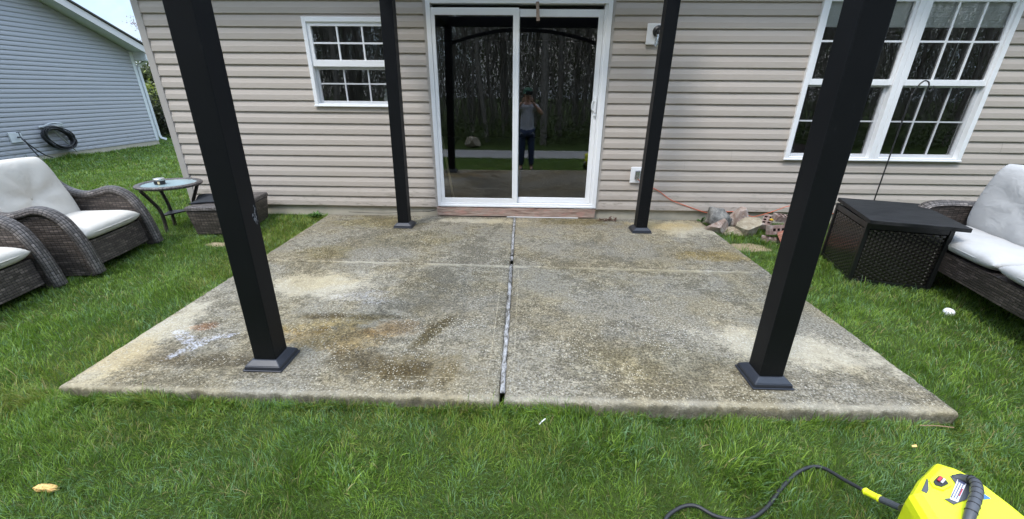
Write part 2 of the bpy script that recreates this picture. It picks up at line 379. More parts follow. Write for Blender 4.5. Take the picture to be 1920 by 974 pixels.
def concrete_mat():
    m, n = newmat('weathered_concrete'); p = n.pos(); s = n.sep(p); X, Y = s[0], s[1]
    n1 = n.noise(p, 1.1, 6, .62, .2); n2 = n.noise(p, 5.0, 8, .68, .3); n3 = n.noise(p, 38, 6, .72); n4 = n.noise(p, 130, 4, .7); n5 = n.noise(p, 75, 3, .75)
    grit = n.ss(n.math('ADD', n.math('MULTIPLY', n5, .6), n.math('MULTIPLY', n4, .4)), .42, .60)
    warp = n.noise(p, 6.5, 7, .65); wf = n.noise(p, 28, 5, .7)
    m_ = n.noise(p, 17, 10, .78); m2_ = n.noise(p, 46, 6, .8)
    bias = n.math('ADD', n.math('MULTIPLY', n.math('SUBTRACT', n1, .5), .55), n.math('MULTIPLY', n.math('SUBTRACT', n2, .5), .45))
    pat = n.ss(n.math('ADD', n.math('ADD', n.math('MULTIPLY', m_, .6), n.math('MULTIPLY', m2_, .4)), bias), .43, .555)
    crust = n.mix(grit, (.070, .061, .042), (.225, .200, .145)); cream = n.mix(n.ss(n5, .40, .6), (.195, .172, .120), (.50, .45, .34))
    base = n.mix(pat, crust, cream)
    def blob(cx, cy, rx, ry, rot=0, w1=1.3, w2=.9, lo=-.12, hi=.28):
        dx = n.math('SUBTRACT', X, cx); dy = n.math('SUBTRACT', Y, cy); c, q = math.cos(rot), math.sin(rot)
        a = n.math('ADD', n.math('MULTIPLY', dx, c/rx), n.math('MULTIPLY', dy, q/rx))
        b = n.math('ADD', n.math('MULTIPLY', dx, -q/ry), n.math('MULTIPLY', dy, c/ry))
        d = n.math('SQRT', n.math('ADD', n.math('MULTIPLY', a, a), n.math('MULTIPLY', b, b)))
        k = n.math('SUBTRACT', 1.0, d)
        k = n.math('ADD', k, n.math('MULTIPLY', n.math('SUBTRACT', warp, .5), w1*2))
        k = n.math('ADD', k, n.math('MULTIPLY', n.math('SUBTRACT', wf, .5), w2))
        k = n.math('ADD', k, n.math('MULTIPLY', n.math('SUBTRACT', n5, .5), .9))
        return n.ss(k, lo-.12, hi+.22)
    # dark lichen crust: fine crisp pattern gated by broad patches
    gate = n.math('ADD', n.math('MULTIPLY', n2, .9), n.math('MULTIPLY', n3, .75))
    gate = n.math('ADD', gate, n.math('MULTIPLY', n.math('SUBTRACT', n1, .5), .9))
    gate = n.math('ADD', gate, n.math('MULTIPLY', n.math('SUBTRACT', n5, .5), .75))
    lich = n.ss(gate, .78, .98)
    for bb in (blob(-1.75, -2.95, .45, .14), blob(-.5, -3.0, .6, .16), blob(.95, -2.4, .8, .5), blob(-.2, -2.3, .7, .5), blob(-1.3, -1.2, .6, .35), blob(1.2, -1.1, .9, .35), blob(1.95, -3.08, .5, .12, -.1), blob(2.05, -2.2, .12, 1.0, .05), blob(1.2, -2.9, .35, .2)):
        lich = n.math('MAXIMUM', lich, n.math('MULTIPLY', bb, n.ss(gate, .60, .92)))
    clean = blob(1.75, -2.72, .55, .20, -.25)
    clean = n.math('MAXIMUM', clean, blob(-2.0, -2.8, .14, .6, 0)); clean = n.math('MAXIMUM', clean, blob(1.85, -.35, .5, .3))
    clean = n.math('MAXIMUM', clean, blob(-1.35, -2.0, .4, .25)); clean = n.math('MAXIMUM', clean, blob(-.3, -.22, .5, .1))
    lich = n.math('MULTIPLY', lich, n.math('SUBTRACT', 1.0, n.math('MULTIPLY', clean, .75)))
    c = n.mix(n.math('MULTIPLY', clean, .6), base, n.mix(n3, (.40, .35, .25), (.68, .62, .48)))
    c = n.mix(n.math('MULTIPLY', lich, .62), c, n.mix(grit, (.05, .048, .042), (.20, .19, .165)))
    # ochre and brown stains
    for (b, col, k) in ((blob(-.93, -2.72, .34, .15, .1), (1, .80, .45), .75), (blob(-1.02, -2.55, .30, .09, .2), (1, .86, .50), .7),
                        (blob(-.62, -2.60, .17, .10), (1, .72, .42), .6), (blob(1.90, -1.22, .34, .14), (1, .84, .42), .8),
                        (blob(-.40, -3.0, .34, .14), (.62, .52, .30), .7), (blob(1.6, -.3, .5, .14), (1, .88, .60), .6), (blob(-1.5, -.35, .5, .25), (.85, .80, .52), .7),
                        (blob(.75, -.18, .45, .13), (.55, .50, .30), .8), (blob(-1.6, -1.3, .25, .2), (.85, .78, .5), .7), (blob(-1.78, -2.62, .07, .05), (1, .55, .35), .7),
                        (blob(-1.9, -2.95, .25, .2), (1, .88, .66), .5), (blob(.9, -2.9, .5, .2), (.9, .86, .66), .5), (blob(-.9, -.9, .5, .3), (.8, .76, .58), .6),
                        (blob(-.36, -2.62, .055, .26, -.42, .7, .8), (.36, .31, .17), .9), (blob(-1.12, -2.47, .17, .05, .1, .8, .7), (.34, .29, .18), .85), (blob(-.78, -2.46, .24, .04, 0, .8, .8), (.42, .37, .24), .75),
                        (blob(-.42, -3.02, .16, .08, 0, 1.0, .8), (.38, .32, .18), .8), (blob(-.70, -2.92, .18, .11, 0, 1.0, .8), (.45, .38, .24), .7), (blob(-1.55, -2.98, .35, .07, 0, 1.0, .8), (.5, .45, .36), .7)):
        c = n.mix(n.math('MULTIPLY', b, k), c, n.mix(1.0, c, col, 'MULTIPLY'))
    for (px_, py_) in ((-1.165, -2.970), (1.4345, -3.010), (-1.120, -.455), (1.410, -.490)):
        c = n.mix(n.math('MULTIPLY', blob(px_, py_, .14, .13, 0, .5, .8, -.1, .3), .75), c, n.mix(1.0, c, (.50, .46, .38), 'MULTIPLY'))
    # pale aggregate pits
    vo = n.n('ShaderNodeTexVoronoi', {'Scale': 85.0, 'Randomness': 1.0}); n.set(vo.inputs['Vector'], p)
    vdist = n.math('ADD', vo.outputs['Distance'], n.math('MULTIPLY', n.math('SUBTRACT', n4, .5), .9))
    sp = n.math('MULTIPLY', n.ss(vdist, .42, .25), n.ss(n.sep(vo.outputs['Color'])[0], .35, .8))
    sp = n.math('MULTIPLY', sp, n.ss(n.noise(p, 3.3, 5, .6), .36, .62))
    c = n.mix(n.math('MULTIPLY', sp, .75), c, (.66, .63, .55))
    vd = n.n('ShaderNodeTexVoronoi', {'Scale': 95.0}); n.set(vd.inputs['Vector'], p)
    dk = n.math('MULTIPLY', n.ss(vd.outputs['Distance'], .34, .2), n.ss(n.sep(vd.outputs['Color'])[1], .62, .7))
    c = n.mix(n.math('MULTIPLY', dk, .6), c, (.06, .055, .05))
    # pale paint spill
    pm = n.math('MAXIMUM', blob(-1.80, -2.77, .18, .04, -.55, .8, 1.0, .0, .3), blob(-1.68, -2.83, .045, .17, -.5, .9, 1.0, .0, .3))
    pm = n.math('MAXIMUM', pm, blob(-1.60, -2.74, .11, .03, .35, 1.0, 1.3, .0, .3)); pm = n.math('MAXIMUM', pm, n.math('MULTIPLY', blob(-.95, -2.16, .22, .1, .1), .35))
    pm = n.math('MULTIPLY', pm, n.ss(n.math('ADD', n.math('MULTIPLY', wf, .5), n.math('MULTIPLY', n5, .5)), .43, .62))
    c = n.mix(n.math('MULTIPLY', pm, .8), c, (.56, .58, .66))
    # worn pale front arris and tooled edge lines
    ed = n.math('ADD', Y, n.math('MULTIPLY_ADD', warp, .03, 3.205))
    c = n.mix(n.math('MULTIPLY', n.ss(n.math('ADD', ed, n.math('MULTIPLY', n.math('SUBTRACT', n5, .5), .06)), .030, .0), .5), c, (.46, .42, .33))
    jx = n.math('ABSOLUTE', n.math('SUBTRACT', n.math('SUBTRACT', X, .075), n.math('MULTIPLY', n.math('SUBTRACT', warp, .5), .006)))
    tl = n.math('MULTIPLY', n.ss(n.math('ABSOLUTE', n.math('SUBTRACT', jx, .066)), .0045, .002), n.math('LESS_THAN', Y, -1.62))
    tl = n.math('MULTIPLY', tl, n.math('GREATER_THAN', Y, -3.07))
    fl = n.math('MULTIPLY', n.ss(n.math('ABSOLUTE', n.math('SUBTRACT', Y, n.math('MULTIPLY_ADD', X, -.008, -3.075))), .004, .0015), n.math('GREATER_THAN', n.noise(p, 2.3, 3), .45))
    cj = n.math('ABSOLUTE', n.math('SUBTRACT', Y, n.math('MULTIPLY_ADD', X, -.0195, -1.557)))
    cl = n.math('MULTIPLY', n.ss(n.math('ADD', cj, n.math('MULTIPLY', n.math('SUBTRACT', m2_, .5), .03)), .034, .018), n.ss(n.noise(p, 2.2, 4), .38, .52))
    c = n.mix(n.math('MULTIPLY', cl, .5), c, (.50, .46, .36))
    lines = n.math('MAXIMUM', tl, fl)
    c = n.mix(n.math('MULTIPLY', n.math('MULTIPLY', lines, n.ss(n5, .40, .60)), .5), c, (.56, .50, .37))
    c = n.mix(n.math('MULTIPLY', n.ss(n.math('ABSOLUTE', n.math('SUBTRACT', jx, .071)), .004, .001), n.math('MULTIPLY', tl, 0.6)), c, (.12, .11, .09))
    warm = n.ss(n.noise(p, 1.7, 5, .6), .42, .62); c = n.mix(n.math('MULTIPLY', warm, .55), c, n.mix(1.0, c, (1, .90, .66), 'MULTIPLY'))
    # side faces: darker grey-brown below the top edge
    z = s[2]; c = n.mix(n.math('MULTIPLY', n.ss(n.math('ADD', z, n.math('MULTIPLY', n3, .03)), .004, -.024), .6), c, n.mix(n3, (.06, .055, .042), (.26, .24, .19)))
    h = n.math('ADD', n.math('MULTIPLY', n3, .5), n.math('ADD', n.math('MULTIPLY', n4, .5), n.math('MULTIPLY', lich, -.25)))
    h = n.math('ADD', h, n.math('MULTIPLY', sp, .3))
    finish(n, c, .92, n.bump(h, 1.0, .011), .25); return m
M['concrete'] = concrete_mat()

def caulk_mat():
    m, n = newmat('joint_caulk'); p = n.pos()
    k = n.noise(n.scl(p, (1, .35, 1)), 34, 7, .8)
    c = n.ramp(k, [(.38, (.025, .022, .018)), (.45, (.13, .12, .10)), (.52, (.30, .295, .29)), (.66, (.44, .44, .44))])
    finish(n, c, .7, n.bump(k, .8, .008)); return m
M['caulk'] = caulk_mat()
def board_mat():
    m, n = newmat('weathered_board'); p = n.pos()
    k = n.noise(n.scl(p, (1.2, 1, 22)), 4, 8, .7, .4); q = n.ss(n.noise(n.scl(p, (2, 1, 5)), 5, 6, .7), .5, .62)
    c = n.ramp(k, [(.32, (.07, .045, .035)), (.45, (.27, .18, .14)), (.6, (.46, .36, .30)), (.75, (.60, .52, .46))])
    c = n.mix(n.math('MULTIPLY', q, .5), c, (.50, .27, .22))
    finish(n, c, .85, n.bump(k, .8, .006)); return m
M['board'] = board_mat()
def stone_mat(name, a, b, c3):
    m, n = newmat(name); p = n.pos()
    k = n.noise(p, 9, 8, .7, .4); v = n.noise(p, 34, 5, .7)
    c = n.ramp(k, [(.35, a), (.5, b), (.66, c3)]); c = n.mix(n.math('MULTIPLY', v, .3), c, tuple(x*.4 for x in a))
    finish(n, c, .9, n.bump(n.math('ADD', k, n.math('MULTIPLY', v, .4)), .9, .02), .3); return m
M['stone_grey'] = stone_mat('grey_stone', (.10, .10, .095), (.25, .245, .23), (.46, .43, .38))
M['stone_pink'] = stone_mat('pinkish_stone', (.24, .16, .12), (.42, .33, .28), (.62, .57, .52))
M['stone_tan'] = stone_mat('tan_stone', (.30, .23, .15), (.45, .37, .27), (.58, .52, .42))
M['stone_buff'] = stone_mat('buff_stone', (.26, .22, .15), (.40, .34, .25), (.50, .46, .36))
M['brick_red'] = stone_mat('red_brick', (.32, .11, .07), (.46, .19, .13), (.55, .33, .26))
M['brick_dull'] = stone_mat('dull_brick', (.18, .11, .09), (.30, .22, .19), (.45, .40, .36))
M['hole'] = simple('brick_hole', (.03, .015, .012), .95)

def grass_mat():
    m, n = newmat('grass_blade')
    a = n.n('ShaderNodeAttribute', attribute_name='col').outputs['Color']
    b = n.n('ShaderNodeBsdfPrincipled'); n.set(b.inputs['Base Color'], a); b.inputs['Roughness'].default_value = .42; b.inputs['Specular IOR Level'].default_value = .35
    t = n.n('ShaderNodeBsdfTranslucent'); n.set(t.inputs['Color'], n.mix(.5, a, (.18, .34, .03), 'MIX'))
    mx = n.n('ShaderNodeMixShader'); mx.inputs[0].default_value = .28; n.t.links.new(b.outputs[0], mx.inputs[1]); n.t.links.new(t.outputs[0], mx.inputs[2])
    o = n.n('ShaderNodeOutputMaterial'); n.t.links.new(mx.outputs[0], o.inputs[0]); return m
M['grass'] = grass_mat()
def leafmat(name, a, b):
    m, n = newmat(name); p = n.pos()
    c = n.mix(n.noise(p, 3.0, 4), a, b)
    bs = n.n('ShaderNodeBsdfPrincipled'); n.set(bs.inputs['Base Color'], c); bs.inputs['Roughness'].default_value = .5
    t = n.n('ShaderNodeBsdfTranslucent'); n.set(t.inputs['Color'], c)
    mx = n.n('ShaderNodeMixShader'); mx.inputs[0].default_value = .3; n.t.links.new(bs.outputs[0], mx.inputs[1]); n.t.links.new(t.outputs[0], mx.inputs[2])
    o = n.n('ShaderNodeOutputMaterial'); n.t.links.new(mx.outputs[0], o.inputs[0]); return m
M['leaf_dark'] = leafmat('dark_hedge_leaf', (.018, .028, .010), (.05, .065, .022))
M['leaf_lime'] = leafmat('lime_leaf', (.14, .18, .03), (.30, .34, .06))
M['leaf_olive'] = leafmat('olive_leaf', (.05, .07, .02), (.12, .14, .05))
M['leaf_wood'] = leafmat('woodland_leaf', (.03, .05, .015), (.10, .13, .04))
M['blossom'] = leafmat('pale_blossom', (.35, .28, .32), (.55, .48, .5))
def ground_mat():
    m, n = newmat('lawn_soil'); p = n.pos()
    k = n.noise(p, 3, 6); f = n.noise(p, 70, 5, .7)
    c = n.mix(f, (.018, .032, .008), (.075, .115, .022)); c = n.mix(n.ss(k, .45, .7), c, n.mix(f, (.03, .05, .012), (.10, .14, .03)))
    def spot(cx, cy, rx, ry):
        s = n.sep(p); a = n.math('MULTIPLY', n.math('SUBTRACT', s[0], cx), 1/rx); b = n.math('MULTIPLY', n.math('SUBTRACT', s[1], cy), 1/ry)
        d = n.math('SQRT', n.math('ADD', n.math('MULTIPLY', a, a), n.math('MULTIPLY', b, b)))
        return n.ss(n.math('ADD', n.math('SUBTRACT', 1.0, d), n.math('SUBTRACT', n.noise(p, 9, 5), .5)), -.05, .25)
    for q in ((-2.78, -1.03, .17, .07), (2.42, -.80, .22, .13), (.55, -3.84, .2, .05)):
        c = n.mix(spot(*q), c, n.mix(f, (.24, .18, .10), (.50, .40, .26)))
    finish(n, c, .95, n.bump(f, .8, .02), .2); return m
M['ground'] = ground_mat()

# ================================================================== SETTING
def gz(x, y):
    x = np.asarray(x, float); y = np.asarray(y, float)
    z = np.interp(y, [-40, -12, -9, -5, -3.9, -3.3, -2.5, -.6, 0, 3, 40], [-.75, -.66, -.60, -.33, -.160, -.072, -.060, -.05, -.03, -.06, -.06])
    z = z - .085*np.clip((-x-6.5)/3.5, 0, 1)*np.clip((y+1)/3, 0, 1)
    return z + (hnoise(x, y, .5, 1)-.5)*.018 + (hnoise(x, y, 2.2, 2)-.5)*.03

# lawn: a fine sheet near, reaching far beyond
def lawn_sheet():
    xs = np.unique(np.concatenate([np.linspace(-150, -14, 12), np.linspace(-14, 8, 221), np.linspace(8, 150, 12)]))
    ys = np.unique(np.concatenate([np.linspace(-150, -13, 12), np.linspace(-13, 10, 231), np.linspace(10, 180, 12)]))
    X, Y = np.meshgrid(xs, ys, indexing='ij'); Z = gz(X, Y)
    inside = (X > -3.7) & (X < 8.5) & (Y > .12); Z = np.where(inside, Z-.25, Z)
    slab = (X > -2.05) & (X < 2.15) & (Y > -3.15) & (Y < .1); Z = np.where(slab, -.15, Z)
    nh = (X < -10.6) & (Y < 7.4) & (Y > -3.9); Z = np.where(nh, Z-.2, Z)
    v = np.stack([X, Y, Z], -1).reshape(-1, 3); ny = len(ys)
    i, j = np.meshgrid(np.arange(len(xs)-1), np.arange(ny-1), indexing='ij'); a = (i*ny+j).ravel()
    f = np.stack([a, a+ny, a+ny+1, a+1], -1)
    me = bpy.data.meshes.new('lawn'); me.from_pydata(v.tolist(), [], f.tolist()); me.materials.append(M['ground'])
    me.polygons.foreach_set('use_smooth', [True]*len(me.polygons))
    ob = bpy.data.objects.new('lawn', me); COL.objects.link(ob); tag(ob, kind='structure')
lawn_sheet()

# patio: four concrete bays
FL, FR, BL, BR = (-2.105, -3.222), (2.226, -3.242), (-2.150, -.022), (2.207, -.014)
def patio():
    mb = MB()
    def rough_bay(x0f, x0b, x1f, x1b, y0l, y0r, y1l, y1r, nu, nv):
        # top sheet with rounded, chipped arris + skirts
        def P(u, v):
            ya = y0l+(y0r-y0l)*u; yb = y1l+(y1r-y1l)*u; y = ya+(yb-ya)*v
            xa = x0f+(x0b-x0f)*v; xb = x1f+(x1b-x1f)*v; x = xa+(xb-xa)*u
            return x, y
        us = [0, .004, .012] + list(np.linspace(.02, .98, nu)) + [.988, .996, 1]; vs = [0, .005, .014] + list(np.linspace(.025, .975, nv)) + [.986, .995, 1]
        def drop(t): return {0: .011, 1: .0035, 2: .0008}.get(t, 0)
        i0 = len(mb.v); n, m = len(us), len(vs)
        for i, u in enumerate(us):
            for j, v in enumerate(vs):
                x, y = P(u, v); e = max(drop(i), drop(n-1-i), drop(j), drop(m-1-j))
                ch = float(hnoise(x*1.0, y*1.0, .035, 5)); ch2 = float(hnoise(x, y, .012, 6)); e *= .3+1.3*ch+1.0*ch2
                if v <= .005: y += (1-v/.005)*(.010*(float(hnoise(x, 1, .022, 14))-.4)+.012*(float(hnoise(x, 2, .09, 15))-.5))
                mb.v.append((x, y, -e + (float(hnoise(x, y, .8, 3))-.5)*.004))
        for i in range(n-1):
            for j in range(m-1):
                a = i0+i*m+j; mb.f.append((a, a+m, a+m+1, a+1)); mb.uv.append(None); mb.mi.append(0)
        ring = [i*m for i in range(n)] + [(n-1)*m+j for j in range(1, m)] + [i*m+m-1 for i in range(n-2, -1, -1)] + [j for j in range(m-2, 0, -1)]
        b0 = len(mb.v)
        for r_ in ring:
            x, y, z = mb.v[i0+r_]; k = float(hnoise(x, y, .05, 8))*.010+float(hnoise(x, y, .015, 9))*.006; mb.v.append((x, y+k, -.055))
        for r_ in ring:
            x, y, z = mb.v[i0+r_]; mb.v.append((x, y+.004, -.2))
        L = len(ring)
        for k in range(L):
            l = (k+1) % L
            mb.f.append((i0+ring[k], b0+k, b0+l, i0+ring[l])); mb.uv.append(None); mb.mi.append(0)
            mb.f.append((b0+k, b0+L+k, b0+L+l, b0+l)); mb.uv.append(None); mb.mi.append(0)
    yl, yc, yr = -1.516, -1.557, -1.600; g = .0125; jf, jb = .090, .062; jm = .077
    rough_bay(FL[0], -2.128, jf-g, jm-g, FL[1], -3.232, yl-.006, yc-.006, 330, 120)
    rough_bay(jf+g, jm+g, FR[0], 2.215, -3.232, FR[1], yc-.006, yr-.006, 330, 120)
    rough_bay(-2.128, BL[0], jm-g, jb-g, yl+.006, yc+.006, BL[1], -.018, 120, 80)
    rough_bay(jm+g, jb+g, 2.215, BR[0], yc+.006, yr+.006, -.018, BR[1], 120, 80)
    ob = mb.build('patio_slab', M['concrete'], smooth=True); tag(ob, kind='structure')
patio()
mb = MB()
N = 260
for k in range(N):
    y0 = -3.215+3.19*k/N; y1 = -3.215+3.19*(k+1)/N
    def J(y): 
        c = .0905+(y+3.23)/3.21*(-.0285); w_ = .0125+.007*(float(hnoise(y, 0, .035, 4))-.5); o_ = (float(hnoise(y, 3, .09, 6))-.5)*.004
        return c-w_+o_, c+w_+o_, -.007+.012*(float(hnoise(y, 7, .05, 9))-.5)
    a, b = J(y0), J(y1)
    if abs(y0+1.45) < .05 or abs(y0+1.29) < .02 or y0 < -3.19: continue
    mb.quad([(a[0], y0, a[2]-.004), (a[1], y0, a[2]-.004), (b[1], y1, b[2]-.004), (b[0], y1, b[2]-.004)])
    mb.quad([((a[0]+.004), y0, a[2]), (a[1]-.004, y0, a[2]+.003), (b[1]-.004, y1, b[2]+.003), (b[0]+.004, y1, b[2])])
tag(mb.build('joint_sealant', M['caulk'], fixn=False), kind='structure')
# gravel track behind the photographer
mb = MB(); mb.grid(lambda u, v: (-60+120*u, -11.3+2.3*v+.15*math.sin(u*40), float(gz(-60+120*u, -11.3+2.3*v))+.02), 60, 6)
tag(mb.build('gravel_track', M['gravel'], smooth=True), kind='structure')

# ------------------------------------------------------------------ the house
ROW = .1143; ZB = .103
house = thing('house', 'taupe vinyl-sided house with sliding patio door and white windows', 'house', (0, 0, 0))
OPEN = [(-.83, .995, .1, 2.2), (-2.085, -1.17, 1.197, 2.015), (2.99, 4.86, .70, 2.25)]
PROF = [(0, .0), (0.0, -.0185), (.03, -.0195), (.47, -.0175), (.53, -.015), (.93, -.0035), (1.0, -.001)]
def siding(mb, x0, x1, z0, rows, to3, opens=(), row=ROW, jit=True):
    """to3(x, y, z) maps wall coordinates to space; lap profile stands proud towards -y"""
    for k in range(rows):
        zb = z0+k*row; zt = zb+row
        seam = x0+(k*1.37+.8*math.sin(k*2.3)) % (x1-x0)
        cuts = sorted({x0, x1, seam} | {q for o in opens for q in (o[0], o[1]) if x0 < q < x1})
        for a, b in zip(cuts[:-1], cuts[1:]):
            mid = (a+b)/2; spans = [(0.0, 1.0)]
            for o in opens:
                if o[0] < mid < o[1]:
                    t0, t1 = (o[2]-zb)/row, (o[3]-zb)/row; new = []
                    for s0, s1 in spans:
                        if t1 <= s0 or t0 >= s1: new.append((s0, s1)); continue
                        if t0 > s0: new.append((s0, t0))
                        if t1 < s1: new.append((t1, s1))
                    spans = new
            for s0, s1 in spans:
                def yat(t): return float(np.interp(t, [q[0] for q in PROF[1:]], [q[1] for q in PROF[1:]]))
                ts = [s0] + [q[0] for q in PROF[2:-1] if s0 < q[0] < s1] + [s1]
                pr = [(t, yat(t)) for t in ts]
                if s0 == 0: pr = [(0, 0.0)] + pr
                nseg = max(1, int((b-a)/.6))
                for i in range(nseg):
                    xa = a+(b-a)*i/nseg; xb = a+(b-a)*(i+1)/nseg
                    for (t0, y0), (t1, y1) in zip(pr[:-1], pr[1:]):
                        def wv(x): return .0012*math.sin(x*2.1+k*1.7)+.0008*math.sin(x*5.3+k)-(.0016 if mid > seam else 0)
                        mb.quad([to3(xa, y0+wv(xa), zb+t0*row), to3(xb, y0+wv(xb), zb+t0*row), to3(xb, y1+wv(xb), zb+t1*row), to3(xa, y1+wv(xa), zb+t1*row)])
    return mb
mb = MB(); siding(mb, -3.72, 8.6, ZB, 23, lambda x, y, z: (x, y, z), OPEN)
mb.build('front_siding', M['siding'], house, fixn=False)
mb = MB(); siding(mb, -.0, 8.0, ZB, 23, lambda x, y, z: (-3.765+y, 8.0-x, z))
mb.build('side_siding', M['siding'], house, fixn=False)
mb = MB(); mb.box(-3.785, -3.712, -.024, .05, .085, 2.74); mb.build('corner_trim', M['tan_trim'], house, bevel=.004)
mb = MB(); mb.box(-3.74, 8.6, .012, .2, -.3, ZB+.004); mb.box(-3.745, -3.55, .2, 8, -.3, ZB+.004); mb.build('foundation', M['foundation'], house)
# backing, interior shell (so the glass looks into a dim room)
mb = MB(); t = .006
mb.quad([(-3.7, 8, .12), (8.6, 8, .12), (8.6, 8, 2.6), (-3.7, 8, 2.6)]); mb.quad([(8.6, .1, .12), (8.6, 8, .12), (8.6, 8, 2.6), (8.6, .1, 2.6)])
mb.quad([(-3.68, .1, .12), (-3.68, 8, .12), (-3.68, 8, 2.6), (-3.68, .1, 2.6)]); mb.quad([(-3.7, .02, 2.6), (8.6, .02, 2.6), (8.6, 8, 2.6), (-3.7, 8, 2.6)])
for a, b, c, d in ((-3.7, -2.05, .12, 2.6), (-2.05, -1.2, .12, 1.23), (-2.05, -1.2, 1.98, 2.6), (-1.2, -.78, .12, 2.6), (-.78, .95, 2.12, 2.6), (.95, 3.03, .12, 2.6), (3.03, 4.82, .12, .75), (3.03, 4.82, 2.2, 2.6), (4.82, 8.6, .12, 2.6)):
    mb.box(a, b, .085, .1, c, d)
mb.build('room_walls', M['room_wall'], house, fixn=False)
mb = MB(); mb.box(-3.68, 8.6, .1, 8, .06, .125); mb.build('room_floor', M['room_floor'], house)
# roof and eave above the frame
mb = MB(); mb.box(-4.1, 9, -.45, .02, 2.745, 2.76); mb.build('soffit', M['soffit'], house)
mb = MB(); mb.box(-4.1, 9, -.475, -.453, 2.72, 2.90); mb.build('fascia', M['white'], house)
mb = MB(); mb.prism([(-.5, 2.88), (4.2, 4.85), (8.5, 2.88), (8.5, 2.8), (4.2, 4.75), (-.5, 2.80)], 'x', -4.15, 9.1); mb.build('roof', M['roof'], house)
mb = MB(); mb.prism([(.03, 2.74), (7.97, 2.74), (4.2, 4.7)], 'x', -3.76, -3.72); mb.build('gable_wall', M['siding'], house)

# casing helper: rectangular ring in the wall plane
def ring(mb, x0, x1, z0, z1, w, y0, y1, wb=None, wt=None):
    wb = wb or w; wt = wt or w
    mb.box(x0, x0+w, y0, y1, z0, z1); mb.box(x1-w, x1, y0, y1, z0, z1)
    mb.box(x0+w, x1-w, y0, y1, z0, z0+wb); mb.box(x0+w, x1-w, y0, y1, z1-wt, z1)
def pane(name, x0, x1, z0, z1, y, parent):
    mb = MB(); mb.quad([(x0, y, z0), (x1, y, z0), (x1, y, z1), (x0, y, z1)]); return mb.build(name, M['glass'], parent, fixn=False)
# sliding door
mb = MB(); ring(mb, -.832, .997, .118, 2.185, .045, -.036, .085, .045, .05)
mb.box(.925, .954, -.022, .08, .165, 2.134)
mb.box(-.80, .96, -.045, -.036, .118, .14)
door = mb.build('sliding_door', M['white'], house, bevel=.003)
mb = MB(); ring(mb, -.785, .088, .164, 2.1, .036, -.030, -.002, .052, .062)
mb.box(.030, .052, -.034, -.030, .216, 2.038)
mb.build('fixed_panel', M['white'], door, bevel=.004)
mb = MB(); ring(mb, .045, .924, .166, 2.095, .050, .006, .036, .060, .066); mb.build('moving_panel', M['white'], door, bevel=.004)
pane('left_glass', -.749, .052, .216, 2.038, -.014, door); pane('right_glass', .095, .874, .226, 2.029, .022, door)
mb = MB(); mb.box(.893, .919, -.012, .006, 1.115, 1.30); mb.box(.899, .914, -.024, -.012, 1.15, 1.27); mb.build('handle', M['white'], door, bevel=.003)
mb = MB(); mb.tube([(.893, -.002, 1.27), (.872, -.012, 1.255), (.866, -.014, 1.215), (.872, -.012, 1.18), (.893, -.002, 1.165)], .006, 8, smooth_n=5); mb.build('pull_loop', M['white'], door, smooth=True)
mb = MB(); mb.box(-.835, 1.0, .03, .075, .185, .19); mb.box(-.78, .92, -.004, .004, .163, .172); mb.build('door_track', M['vinyl_grey'], door)
mb = MB(); mb.box(-.862, -.834, -.022, .02, .1, 2.26); mb.box(.999, 1.026, -.022, .02, .1, 2.26); mb.box(-.834, .999, -.022, .02, 2.188, 2.215)
mb.build('door_trim', M['tan_trim'], house, bevel=.002)
mb = MB()
mb.grid(lambda u, v: (-.842+1.832*u, -.048+.012*math.sin(u*9)*0-.004*float(hnoise(u*30, v*3, 1.3, 3)), .012+.096*v), 90, 6)
mb.box(-.842, .99, -.045, .012, .012, .1075); ob = mb.build('threshold_board', M['board'], house, fixn=False)
mb = MB(); mb.box(-.03, .80, -.058, -.05, .004, .011); mb.build('weatherstrip', M['white'], house)
# left window
def muntins(mb, xs, zs, x0, x1, z0, z1, y0, y1, w):
    for x in xs: mb.box(x-w/2, x+w/2, y0, y1, z0, z1)
    for z in zs:
        c = sorted([x0]+[q for x in xs for q in (x-w/2, x+w/2)]+[x1])
        for a, b in zip(c[::2], c[1::2]): mb.box(a, b, y0+.001, y1-.001, z-w/2, z+w/2)
mb = MB(); ring(mb, -2.086, -1.168, 1.196, 2.016, .040, -.040, .07, .020, .044); mb.box(-2.094, -1.16, -.046, -.034, 1.186, 1.202)
win = mb.build('small_window', M['white'], house, bevel=.004)
mb = MB(); ring(mb, -2.047, -1.207, 1.572, 1.973, .040, -.024, .008, .062, .036); mb.build('upper_sash', M['white'], win, bevel=.003)
mb = MB(); ring(mb, -2.047, -1.207, 1.214, 1.575, .036, .012, .04, .028, .03); mb.build('lower_sash', M['vinyl_grey'], win, bevel=.003)
mb = MB(); muntins(mb, (-1.748, -1.492), (1.787,), -2.007, -1.247, 1.634, 1.937, -.018, -.006, .016); mb.build('upper_muntins', M['white'], win)
mb = MB(); muntins(mb, (-1.748, -1.490), (1.411,), -2.011, -1.243, 1.242, 1.565, .018, .028, .014); mb.build('lower_muntins', M['vinyl_grey'], win)
pane('upper_glass', -2.007, -1.247, 1.634, 1.937, -.004, win); pane('lower_glass', -2.011, -1.243, 1.242, 1.545, .030, win)
